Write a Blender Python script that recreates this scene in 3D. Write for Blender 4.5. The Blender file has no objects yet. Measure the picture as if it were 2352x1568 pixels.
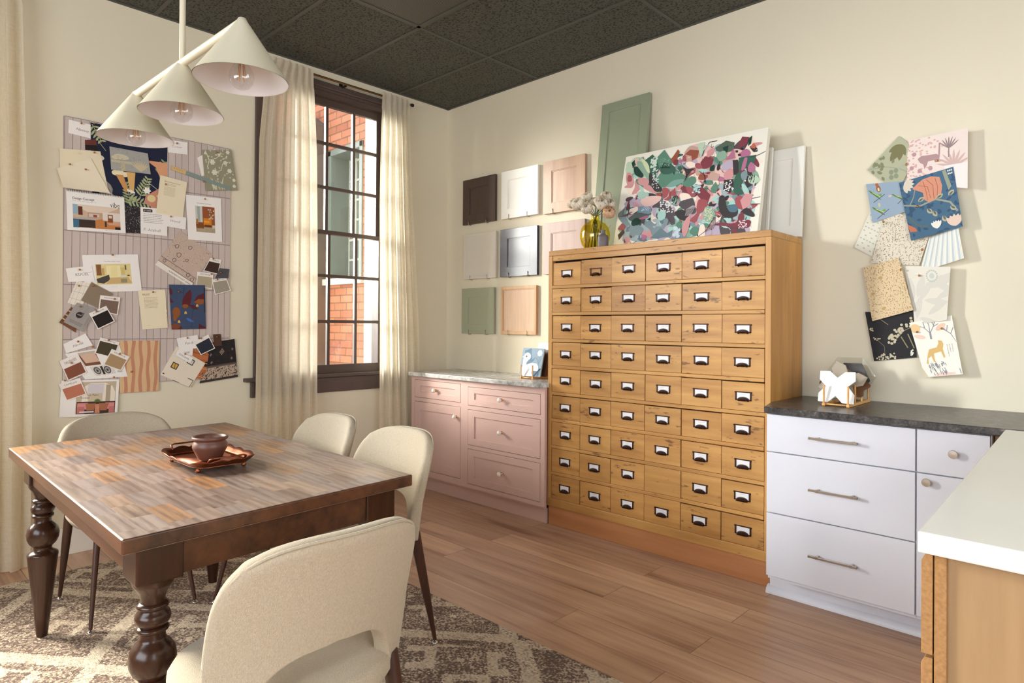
import bpy, math, random
from math import sin, cos, pi, radians, sqrt, hypot
from mathutils import Vector, Matrix
from mathutils.geometry import tessellate_polygon
SC = bpy.context.scene
COL = SC.collection
# ------------------------------------------------------------------ camera
CAM = Vector((4.23734, -3.61099, 1.28495))
yaw, pit, rol, F_PX, SHY = 0.763628, 0.00395, 0.0068315, 1473.564, -42.685
fw = Vector((-sin(yaw)*cos(pit), cos(yaw)*cos(pit), sin(pit)))
r0 = Vector((cos(yaw), sin(yaw), 0)); u0 = r0.cross(fw)
rr = r0*cos(rol)+u0*sin(rol); uu = u0*cos(rol)-r0*sin(rol)
cd = bpy.data.cameras.new('camera'); cam = bpy.data.objects.new('camera', cd); COL.objects.link(cam)
m4 = Matrix.Identity(4)
for i in range(3):
    m4[i][0] = rr[i]; m4[i][1] = uu[i]; m4[i][2] = -fw[i]; m4[i][3] = CAM[i]
cam.matrix_world = m4
cd.sensor_width = 36; cd.lens = F_PX/2352*36; cd.shift_y = SHY/2352; cd.clip_start = .05
SC.camera = cam
# ------------------------------------------------------------------ colour management
vs = SC.view_settings
vs.view_transform = 'Standard'; vs.look = 'None'; vs.gamma = 1; vs.use_curve_mapping = False
vs.exposure = 0.2
# ------------------------------------------------------------------ world and daylight
def S(c):
    return tuple(((v/255)/12.92 if v/255 <= .04045 else ((v/255+.055)/1.055)**2.4) for v in c)
wd = bpy.data.worlds.new('sky'); SC.world = wd; wd.use_nodes = True
bg = wd.node_tree.nodes['Background']; bg.inputs[0].default_value = (.86, .93, 1.0, 1); bg.inputs[1].default_value = 1.9
def area(name, loc, target, sx, sy, power, col=(1, 1, 1), spread=180):
    d = bpy.data.lights.new(name, 'AREA'); d.shape = 'RECTANGLE'; d.size = sx; d.size_y = sy; d.energy = power; d.color = col; d.spread = radians(spread)
    o = bpy.data.objects.new(name, d); COL.objects.link(o); o.location = loc
    o.rotation_euler = (Vector(target)-Vector(loc)).to_track_quat('-Z', 'Y').to_euler()
    return o
# daylight: open sky seen by the left-hand windows and by the rear window; the far-side lamp is added fill
area('daylight_left_window', (-2.7, -3.3, 2.95), (0, -1.27, 1.95), 2.0, 2.4, 62, (1, .965, .90), 40)
area('daylight_left_window_low', (-3.6, -2.1, 2.7), (0, -1.3, 1.8), 2.2, 2.4, 28, (1, .965, .90), 46)
area('daylight_second_window', (-2.2, -4.6, 3.2), (0, -3.9, 1.6), 2.2, 2.4, 420, (1, .95, .86), 74)
area('daylight_second_window_low', (-3.0, -7.4, 2.9), (0, -3.95, 1.9), 1.5, 1.3, 105, (.94, .97, 1), 44)
area('daylight_rear_window', (3.4, -6.34, 1.9), (3.0, 0, 1.3), 3.4, 1.9, 92, (.90, .94, 1))
area('far_side_fill', (6.54, -2.6, 1.95), (0, -2.3, 1.2), 3.0, 1.9, 45, (.95, .97, 1))  # unseen lamp added on the far side as extra fill

# ------------------------------------------------------------------ materials
MATS = {}
class NT:
    def __init__(s, name):
        s.m = bpy.data.materials.new(name); s.m.use_nodes = True
        s.t = s.m.node_tree; s.p = s.t.nodes['Principled BSDF']; s.out = s.t.nodes['Material Output']
    def n(s, kind, **kw):
        x = s.t.nodes.new(kind)
        for k, v in kw.items():
            if k.startswith('i_'):
                k2 = k[2:]; k2 = int(k2) if k2.isdigit() else k2.replace('_', ' ')
                x.inputs[k2].default_value = v
            else: setattr(x, k, v)
        return x
    def l(s, a, b): s.t.links.new(a, b)
    def coord(s, scale=(1, 1, 1), kind='Object', rot=(0, 0, 0)):
        c = s.n('ShaderNodeTexCoord'); mp = s.n('ShaderNodeMapping'); mp.inputs['Scale'].default_value = scale; mp.inputs['Rotation'].default_value = rot
        s.l(c.outputs[kind], mp.inputs[0]); return mp.outputs[0]
    def pos(s, scale=(1, 1, 1)):
        g = s.n('ShaderNodeNewGeometry'); mp = s.n('ShaderNodeMapping'); mp.inputs['Scale'].default_value = scale
        s.l(g.outputs['Position'], mp.inputs[0]); return mp.outputs[0]
    def ramp(s, fac, stops):
        r = s.n('ShaderNodeValToRGB'); e = r.color_ramp.elements
        while len(e) < len(stops): e.new(.5)
        for i, (p, c) in enumerate(stops): e[i].position = p; e[i].color = tuple(c)+(1,)
        s.l(fac, r.inputs[0]); return r.outputs[0]
    def mix(s, fac, a, b, mode='MIX'):
        x = s.n('ShaderNodeMix', data_type='RGBA', blend_type=mode)
        for i, v in ((0, fac), (6, a), (7, b)):
            if hasattr(v, 'links'): s.l(v, x.inputs[i])
            else: x.inputs[i].default_value = v if i == 0 else tuple(v)+((1,) if len(v) == 3 else ())
        return x.outputs[2]
    def math(s, op, a, b=0., c=None):
        x = s.n('ShaderNodeMath', operation=op)
        for i, v in enumerate((a, b, c)):
            if v is None: continue
            if hasattr(v, 'links'): s.l(v, x.inputs[i])
            else: x.inputs[i].default_value = v
        return x.outputs[0]
    def noise(s, vec, scale, detail=3, rough=.55):
        x = s.n('ShaderNodeTexNoise', i_Scale=scale, i_Detail=detail, i_Roughness=rough); s.l(vec, x.inputs['Vector']); return x.outputs[0]
    def bump(s, h, strength, dist=.01):
        b = s.n('ShaderNodeBump', i_Strength=strength, i_Distance=dist); s.l(h, b.inputs['Height']); s.l(b.outputs[0], s.p.inputs['Normal'])
    def base(s, v):
        if hasattr(v, 'links'): s.l(v, s.p.inputs['Base Color'])
        else: s.p.inputs['Base Color'].default_value = tuple(v)+(1,)
    def set(s, rough=None, metal=None, spec=None):
        if rough is not None: s.p.inputs['Roughness'].default_value = rough
        if metal is not None: s.p.inputs['Metallic'].default_value = metal
        if spec is not None: s.p.inputs['Specular IOR Level'].default_value = spec
def pbr(name, c, rough=.5, metal=0, spec=.5, var=.05, vscale=6, bump=0, bscale=80, bd=.002, srgb=True):
    if name in MATS: return MATS[name]
    t = NT(name); lin = S(c) if srgb else c
    v = t.coord()
    n = t.noise(v, vscale, 3)
    a = tuple(max(0, x*(1-var)) for x in lin); b = tuple(min(1, x*(1+var)) for x in lin)
    t.base(t.ramp(n, [(.3, a), (.7, b)])); t.set(rough, metal, spec)
    if bump: t.bump(t.noise(v, bscale, 2), bump, bd)
    MATS[name] = t.m; return t.m
def wood(name, dark, light, axis=0, rough=.45, scale=1., knots=None, bump=.15, rnd=True, spec=.5, contrast=(.3, .7), vary=.12, kth=.62):
    t = NT(name); sc = [22*scale]*3; sc[axis] = 1.6*scale
    c = t.n('ShaderNodeTexCoord'); mp = t.n('ShaderNodeMapping'); mp.inputs['Scale'].default_value = sc
    if rnd:
        oi = t.n('ShaderNodeObjectInfo'); ad = t.n('ShaderNodeVectorMath', operation='ADD'); cb = t.n('ShaderNodeCombineXYZ')
        for i in range(3): t.l(t.math('MULTIPLY', oi.outputs['Random'], 37.+i*11), cb.inputs[i])
        t.l(c.outputs['Object'], ad.inputs[0]); t.l(cb.outputs[0], ad.inputs[1]); t.l(ad.outputs[0], mp.inputs[0]); raw = ad.outputs[0]
    else: t.l(c.outputs['Object'], mp.inputs[0]); raw = c.outputs['Object']
    v = mp.outputs[0]
    n1 = t.noise(v, 1.0, 5, .6)
    sc2 = [5*scale]*3; sc2[axis] = 1.0*scale
    m2 = t.n('ShaderNodeMapping'); m2.inputs['Scale'].default_value = sc2; t.l(raw, m2.inputs[0])
    n2 = t.noise(m2.outputs[0], 1.2, 3, .5)
    w = t.math('ADD', t.math('MULTIPLY', n1, .6), t.math('MULTIPLY', n2, .4))
    colr = t.ramp(w, [(contrast[0], S(dark)), (contrast[1], S(light))])
    if rnd:
        hs = t.n('ShaderNodeHueSaturation'); t.l(colr, hs.inputs['Color'])
        t.l(t.math('MULTIPLY_ADD', oi.outputs['Random'], vary, 1-vary/2), hs.inputs['Value']); colr = hs.outputs[0]
    if knots:
        sk = [34.]*3; sk[axis] = 9.
        m3 = t.n('ShaderNodeMapping'); m3.inputs['Scale'].default_value = sk; t.l(raw, m3.inputs[0])
        k = t.noise(m3.outputs[0], 1.4, 4, .62); k2 = t.noise(raw, 5.5, 2)
        kk = t.math('MULTIPLY', k, t.math('ADD', k2, .45))
        colr = t.mix(t.ramp(kk, [(kth, (0, 0, 0)), (kth+.09, (.75, .75, .75))]), colr, S(knots))
    t.base(colr); t.set(rough, 0, spec)
    if bump: t.bump(w, bump, .002)
    MATS[name] = t.m; return t.m
def vcol(name, rough=.7, bump=.0, bscale=400, spec=.3):
    t = NT(name); a = t.n('ShaderNodeAttribute', attribute_name='Col'); t.base(a.outputs['Color']); t.set(rough, 0, spec)
    if bump: t.bump(t.noise(t.coord(), bscale, 2), bump, .001)
    MATS[name] = t.m; return t.m

M_print = vcol('printed_paper', .75)
M_cloth = vcol('printed_cloth', .95, .4, 500, .1)
M_paint = vcol('canvas_paint', .55, .25, 700)
M_wall = pbr('cream_wall_paint', (224, 214, 190), .6, var=.012, vscale=1.5, bump=.06, bscale=60)
M_base = pbr('white_trim_paint', (236, 230, 218), .45, var=.01)
M_bark = pbr('dark_brown_window_paint', (84, 70, 65), .36, var=.08, vscale=4)
M_white = pbr('white_laminate', (214, 215, 224), .38, var=.008)
M_pink = pbr('pink_paint', (212, 178, 168), .42, var=.015)
M_brass = pbr('brushed_brass', (214, 170, 110), .3, 1, var=.05)
M_pin = pbr('brass_pin', (190, 130, 70), .3, 1, var=.05)
M_bronze = pbr('aged_bronze', (72, 48, 40), .42, .75, var=.25, vscale=60)
M_nickel = pbr('brushed_nickel', (190, 180, 170), .28, 1, var=.04)
M_chrome = pbr('chrome', (215, 215, 215), .12, 1, var=.02)
M_rod = pbr('dark_brass_rod', (120, 88, 58), .35, .9, var=.1)
M_iron = pbr('black_iron', (38, 34, 32), .5, .6, var=.1)
M_lamp = pbr('cream_lamp_enamel', (222, 213, 188), .38, var=.01)
M_lampin = pbr('white_lamp_lining', (225, 222, 225), .35, var=.01)
M_quartz = pbr('white_quartz', (226, 225, 219), .22, var=.03, vscale=2)
M_mdf = pbr('particle_board', (164, 122, 76), .8, var=.18, vscale=140)
M_ivory = pbr('ivory_porcelain', (238, 226, 214), .3, var=.02)
M_stem = pbr('flower_stem', (66, 74, 30), .5, var=.2, vscale=40)
def m_petal(name, c):
    t = NT(name); d = t.n('ShaderNodeBsdfDiffuse'); tr = t.n('ShaderNodeBsdfTranslucent'); mx = t.n('ShaderNodeMixShader', i_Fac=.4)
    n = t.noise(t.coord(), 30, 2); col = t.ramp(n, [(.3, tuple(v*.95 for v in S(c))), (.7, S(c))])
    t.l(col, d.inputs[0]); t.l(col, tr.inputs[0]); t.l(d.outputs[0], mx.inputs[1]); t.l(tr.outputs[0], mx.inputs[2]); t.l(mx.outputs[0], t.out.inputs[0]); return t.m
M_petal = m_petal('ivory_petal', (254, 246, 232))
M_clay = pbr('brown_clay', (102, 64, 50), .42, var=.15, vscale=12, bump=.2, bscale=90)
M_copper = pbr('aged_copper', (132, 72, 46), .3, .85, var=.3, vscale=18)
M_greyb = pbr('grey_glaze', (112, 104, 104), .5, var=.1)
M_dark = pbr('dark_void', (24, 17, 13), .9)
M_walnut = wood('walnut_leg', (44, 25, 18), (80, 46, 32), 2, .4, 1.5)
M_pine = wood('aged_pine', (162, 110, 55), (212, 162, 94), 0, .42, 1, (90, 50, 24), .18, contrast=(.32, .68), vary=.16)
M_pinev = wood('aged_pine_upright', (170, 118, 62), (214, 166, 100), 2, .42, 1, None, .15, vary=.05)
M_pineside = wood('aged_pine_side', (158, 104, 44), (206, 150, 76), 2, .4, .8, (120, 72, 30), .15, vary=.05, kth=.7)
M_plinth = wood('plinth_wood', (164, 104, 62), (204, 146, 98), 0, .45, .5, None, .15)
M_tabwood = wood('dark_stained_wood', (44, 26, 17), (106, 64, 38), 0, .36, 1, None, .25, vary=.2)
M_tablegw = wood('dark_stained_leg', (22, 12, 8), (70, 40, 25), 2, .24, 1, None, .25, vary=.1)
M_beech = wood('beech_panel', (146, 114, 76), (174, 142, 102), 2, .5, 1.2, None, .1)
M_bamboo = wood('bamboo', (206, 150, 84), (232, 182, 116), 1, .45, 1.5)

def m_fabric(name, a, b):
    t = NT(name); v = t.coord()
    n = t.noise(v, 160, 2, .7); n2 = t.noise(t.coord((520, 520, 90)), 1, 2)
    t.base(t.mix(t.math('MULTIPLY_ADD', n2, .6, t.math('MULTIPLY', n, .4)), S(a), S(b))); t.set(.95, 0, .15)
    t.p.inputs['Sheen Weight'].default_value = .15
    t.bump(t.noise(v, 420, 1), .55, .003); MATS[name] = t.m; return t.m
M_fabric = m_fabric('oatmeal_weave', (158, 142, 120), (208, 195, 172))
def m_floor():
    t = NT('floor_planks'); v = t.pos((1, 1, 1))
    br = t.n('ShaderNodeTexBrick', i_Scale=1, offset=.37, offset_frequency=2)
    br.inputs['Brick Width'].default_value = 1.5; br.inputs['Row Height'].default_value = .185
    br.inputs['Mortar Size'].default_value = .0015; br.inputs['Mortar Smooth'].default_value = .1
    br.inputs['Color1'].default_value = (0, 0, 0, 1); br.inputs['Color2'].default_value = (1, 1, 1, 1); br.inputs['Mortar'].default_value = (.5, .5, .5, 1)
    t.l(v, br.inputs['Vector'])
    # per plank random offset from the brick colour
    sep = t.n('ShaderNodeSeparateColor'); t.l(br.outputs['Color'], sep.inputs[0]); rnd = sep.outputs[0]
    cb = t.n('ShaderNodeCombineXYZ'); t.l(t.math('MULTIPLY', rnd, 31), cb.inputs[0]); t.l(t.math('MULTIPLY', rnd, 17), cb.inputs[1])
    ad = t.n('ShaderNodeVectorMath', operation='ADD'); t.l(v, ad.inputs[0]); t.l(cb.outputs[0], ad.inputs[1])
    mp = t.n('ShaderNodeMapping'); mp.inputs['Scale'].default_value = (1.3, 20, 1); t.l(ad.outputs[0], mp.inputs[0])
    n1 = t.noise(mp.outputs[0], 1, 5, .6)
    mp2 = t.n('ShaderNodeMapping'); mp2.inputs['Scale'].default_value = (.7, 5, 1); t.l(ad.outputs[0], mp2.inputs[0])
    n2 = t.noise(mp2.outputs[0], 1.3, 3, .5)
    w = t.math('ADD', t.math('MULTIPLY', n1, .55), t.math('MULTIPLY', n2, .45))
    c = t.ramp(w, [(.34, S((148, 108, 84))), (.46, S((202, 162, 132))), (.62, S((232, 196, 162)))])
    c = t.mix(t.math('MULTIPLY', rnd, .45), c, S((146, 112, 94)))
    c = t.mix(t.math('MULTIPLY', br.outputs['Fac'], .7), c, S((80, 52, 38)))
    t.base(c); t.set(.36, 0, .45); t.bump(w, .08, .002); return t.m
M_floor = m_floor()
def m_ceil():
    t = NT('acoustic_tile'); v = t.pos()
    n = t.noise(v, 75, 2, .6); n2 = t.noise(v, 110, 3, .7)
    h = t.math('MULTIPLY', t.ramp(n, [(.40, (0, 0, 0)), (.47, (1, 1, 1))]), t.ramp(n2, [(.36, (0, 0, 0)), (.42, (1, 1, 1))]))
    t.base(t.mix(h, S((32, 31, 28)), S((82, 82, 75)))); t.set(.62, 0, .35); t.bump(h, .5, .004); return t.m
M_ceil = m_ceil()
M_grid = pbr('ceiling_grid_paint', (72, 72, 66), .5, var=.02)
def m_rug():
    t = NT('rug_weave'); c = t.n('ShaderNodeTexCoord')
    sp = t.n('ShaderNodeSeparateXYZ'); t.l(c.outputs['Object'], sp.inputs[0])
    wob = t.noise(c.outputs['Object'], 9, 2)
    q = .007
    x = t.math('MULTIPLY', t.math('FLOOR', t.math('DIVIDE', t.math('ADD', sp.outputs[0], t.math('MULTIPLY', wob, .02)), q)), q)
    y = t.math('MULTIPLY', t.math('FLOOR', t.math('DIVIDE', t.math('ADD', sp.outputs[1], t.math('MULTIPLY', wob, .015)), q)), q)
    def tri(v, p):  # triangle wave 0..1
        return t.math('PINGPONG', t.math('DIVIDE', v, p/2), 1.0)
    a = t.math('ADD', t.math('MULTIPLY', tri(x, 1.0), 1.0), t.math('MULTIPLY', tri(y, .62), .8))     # nested diamonds
    rings = t.math('PINGPONG', t.math('MULTIPLY', a, 3.2), 1.0)
    l1 = t.math('GREATER_THAN', rings, .66)
    b = t.math('ADD', tri(x, .30), t.math('MULTIPLY', tri(y, .22), .8))
    l2 = t.math('GREATER_THAN', t.math('PINGPONG', t.math('MULTIPLY', b, 1.6), 1.0), .66)
    sel = t.math('GREATER_THAN', t.math('PINGPONG', t.math('MULTIPLY', a, 1.25), 1.0), .52)
    pat = t.math('ADD', t.math('MULTIPLY', l1, sel), t.math('MULTIPLY', l2, t.math('SUBTRACT', 1., sel)))
    cb = t.n('ShaderNodeCombineXYZ'); t.l(x, cb.inputs[0]); t.l(y, cb.inputs[1])
    wear = t.noise(cb.outputs[0], 4.5, 5, .72); grain = t.n('ShaderNodeTexWhiteNoise', noise_dimensions='2D'); t.l(cb.outputs[0], grain.inputs['Vector'])
    p2 = t.math('MULTIPLY_ADD', pat, .30, t.math('MULTIPLY_ADD', wear, .95, -.06))
    p2 = t.math('ADD', p2, t.math('MULTIPLY_ADD', grain.outputs[0], .46, -.23))
    col = t.ramp(p2, [(.28, S((120, 103, 94))), (.42, S((152, 132, 118))), (.54, S((198, 177, 154))), (.70, S((232, 215, 190)))])
    fib = t.noise(t.coord((60, 340, 60)), 1, 2)
    col = t.mix(t.math('MULTIPLY', t.ramp(fib, [(.35, (0, 0, 0)), (.65, (1, 1, 1))]), .4), col, S((88, 72, 64)))
    t.base(col); t.set(1, 0, .05); t.bump(t.math('ADD', fib, t.math('MULTIPLY', grain.outputs[0], .4)), .6, .005); return t.m
M_rug = m_rug()
def m_tabletop():
    t = NT('butcher_block'); c = t.n('ShaderNodeTexCoord'); v = c.outputs['Object']
    br = t.n('ShaderNodeTexBrick', i_Scale=1, offset=.43, offset_frequency=2, squash=.75, squash_frequency=3)
    br.inputs['Brick Width'].default_value = .19; br.inputs['Row Height'].default_value = .066
    br.inputs['Mortar Size'].default_value = .0006; br.inputs['Mortar Smooth'].default_value = .1
    br.inputs['Color1'].default_value = (0, 0, 0, 1); br.inputs['Color2'].default_value = (1, 1, 1, 1); br.inputs['Mortar'].default_value = (.2, .2, .2, 1)
    t.l(v, br.inputs['Vector'])
    sep = t.n('ShaderNodeSeparateColor'); t.l(br.outputs['Color'], sep.inputs[0]); rnd = sep.outputs[0]
    cb = t.n('ShaderNodeCombineXYZ'); t.l(t.math('MULTIPLY', rnd, 23), cb.inputs[0]); t.l(t.math('MULTIPLY', rnd, 41), cb.inputs[1])
    ad = t.n('ShaderNodeVectorMath', operation='ADD'); t.l(v, ad.inputs[0]); t.l(cb.outputs[0], ad.inputs[1])
    mp = t.n('ShaderNodeMapping'); mp.inputs['Scale'].default_value = (2.4, 13, 4); t.l(ad.outputs[0], mp.inputs[0])
    n1 = t.noise(mp.outputs[0], 1.0, 4, .55)
    wv = t.n('ShaderNodeTexWave', wave_type='RINGS', i_Scale=1.1, i_Distortion=5., i_Detail=2.); mp2 = t.n('ShaderNodeMapping'); mp2.inputs['Scale'].default_value = (2.5, 10, 1)
    t.l(ad.outputs[0], mp2.inputs[0]); t.l(mp2.outputs[0], wv.inputs['Vector'])
    mp4 = t.n('ShaderNodeMapping'); mp4.inputs['Scale'].default_value = (7, 150, 4); t.l(ad.outputs[0], mp4.inputs[0])
    g = t.math('MULTIPLY_ADD', wv.outputs['Fac'], .12, t.math('MULTIPLY_ADD', n1, .62, t.math('MULTIPLY', t.noise(mp4.outputs[0], 1, 3, .6), .26)))
    stave = t.ramp(rnd, [(0, S((118, 98, 88))), (.2, S((150, 130, 118))), (.4, S((128, 115, 112))), (.58, S((152, 128, 110))), (.74, S((146, 130, 122))), (.88, S((148, 115, 88))), (.95, S((168, 122, 82)))])  # staves greyed, so the window's reflected sheen is partly in the colour
    col = t.mix(t.ramp(g, [(.28, (1, 1, 1)), (.58, (0, 0, 0))]), stave, S((78, 58, 48)))
    t.base(col); t.set(.36, 0, .65); t.bump(g, .06, .002); return t.m
M_top = m_tabletop()
def m_stone(name, cols, scale, rough, warp=(1, 1, 1)):
    t = NT(name); v = t.coord(warp)
    n = t.noise(v, scale, 6, .7); n2 = t.noise(v, scale*.22, 4, .6)
    w = t.math('ADD', t.math('MULTIPLY', n, .5), t.math('MULTIPLY', n2, .5))
    t.base(t.ramp(w, [(p, S(c)) for p, c in cols])); t.set(rough, 0, .5); return t.m
M_marble = m_stone('grey_marble', [(.36, (122, 120, 118)), (.46, (176, 174, 170)), (.56, (208, 206, 202)), (.66, (232, 230, 226))], 26, .25, (1, 3.2, 1))
M_granite = m_stone('dark_granite', [(.38, (30, 28, 28)), (.5, (66, 62, 60)), (.6, (92, 88, 86)), (.68, (142, 138, 134))], 120, .3)
M_slate = m_stone('dark_slate', [(.35, (44, 42, 42)), (.6, (88, 84, 82))], 20, .6)
def m_brick():
    t = NT('red_brick'); v = t.pos(); sp = t.n('ShaderNodeSeparateXYZ'); t.l(v, sp.inputs[0])
    cb = t.n('ShaderNodeCombineXYZ'); t.l(t.math('ADD', sp.outputs[0], sp.outputs[1]), cb.inputs[0]); t.l(sp.outputs[2], cb.inputs[1])
    br = t.n('ShaderNodeTexBrick', i_Scale=1, offset=.5); br.inputs['Brick Width'].default_value = .215; br.inputs['Row Height'].default_value = .075
    br.inputs['Mortar Size'].default_value = .008; br.inputs['Mortar Smooth'].default_value = .2; br.inputs['Bias'].default_value = .0
    br.inputs['Color1'].default_value = S((206, 128, 100))+(1,); br.inputs['Color2'].default_value = S((164, 86, 64))+(1,); br.inputs['Mortar'].default_value = S((104, 68, 54))+(1,)
    t.l(cb.outputs[0], br.inputs['Vector'])
    n = t.noise(v, 7, 4); t.base(t.mix(t.math('MULTIPLY', n, .5), br.outputs['Color'], S((214, 160, 126)))); t.set(.9); t.bump(br.outputs['Fac'], -.5, .01); return t.m
M_brick = m_brick()
def m_curtain():
    t = NT('sheer_linen'); v = t.coord((1, 1, 1)); n = t.noise(t.coord((240, 240, 40)), 1, 3); n2 = t.noise(t.coord((14, 14, 240)), 1, 3)
    w = t.math('MULTIPLY', t.math('ADD', n, n2), .5)
    c = t.ramp(w, [(.3, S((238, 226, 202))), (.7, S((252, 246, 230)))])
    d = t.n('ShaderNodeBsdfDiffuse'); tr = t.n('ShaderNodeBsdfTranslucent'); mx = t.n('ShaderNodeMixShader', i_Fac=.6); tp = t.n('ShaderNodeBsdfTransparent'); m2 = t.n('ShaderNodeMixShader', i_Fac=.10)
    t.l(c, d.inputs[0]); t.l(c, tr.inputs[0]); t.l(d.outputs[0], mx.inputs[1]); t.l(tr.outputs[0], mx.inputs[2]); t.l(mx.outputs[0], m2.inputs[1]); t.l(tp.outputs[0], m2.inputs[2])
    t.l(m2.outputs[0], t.out.inputs[0]); return t.m
M_curtain = m_curtain()
def m_glass(name, tint=(1, 1, 1), gl=.06, rough=.0):
    t = NT(name); a = t.n('ShaderNodeBsdfTransparent'); a.inputs[0].default_value = tuple(tint)+(1,); g = t.n('ShaderNodeBsdfGlossy'); g.inputs['Roughness'].default_value = rough
    mx = t.n('ShaderNodeMixShader', i_Fac=gl); t.l(a.outputs[0], mx.inputs[1]); t.l(g.outputs[0], mx.inputs[2]); t.l(mx.outputs[0], t.out.inputs[0]); return t.m
M_glass = m_glass('window_glass', (.97, .98, .97), .05)
M_amber = m_glass('amber_glass', (.97, .90, .42), .09, .02)
M_bulb = m_glass('bulb_glass', (.97, .97, .97), .14, .0)
M_clear = m_glass('clear_acrylic', (.95, .955, .94), .05)
def m_grille():
    t = NT('perforated_grille'); v = t.pos(); ck = t.n('ShaderNodeTexVoronoi', i_Scale=90.); ck.inputs['Randomness'].default_value = 0; t.l(v, ck.inputs['Vector'])
    h = t.ramp(ck.outputs['Distance'], [(.3, (0, 0, 0)), (.4, (1, 1, 1))]); t.base(t.mix(h, S((28, 26, 24)), S((92, 88, 80)))); t.set(.5); return t.m
M_grille = m_grille()

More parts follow.
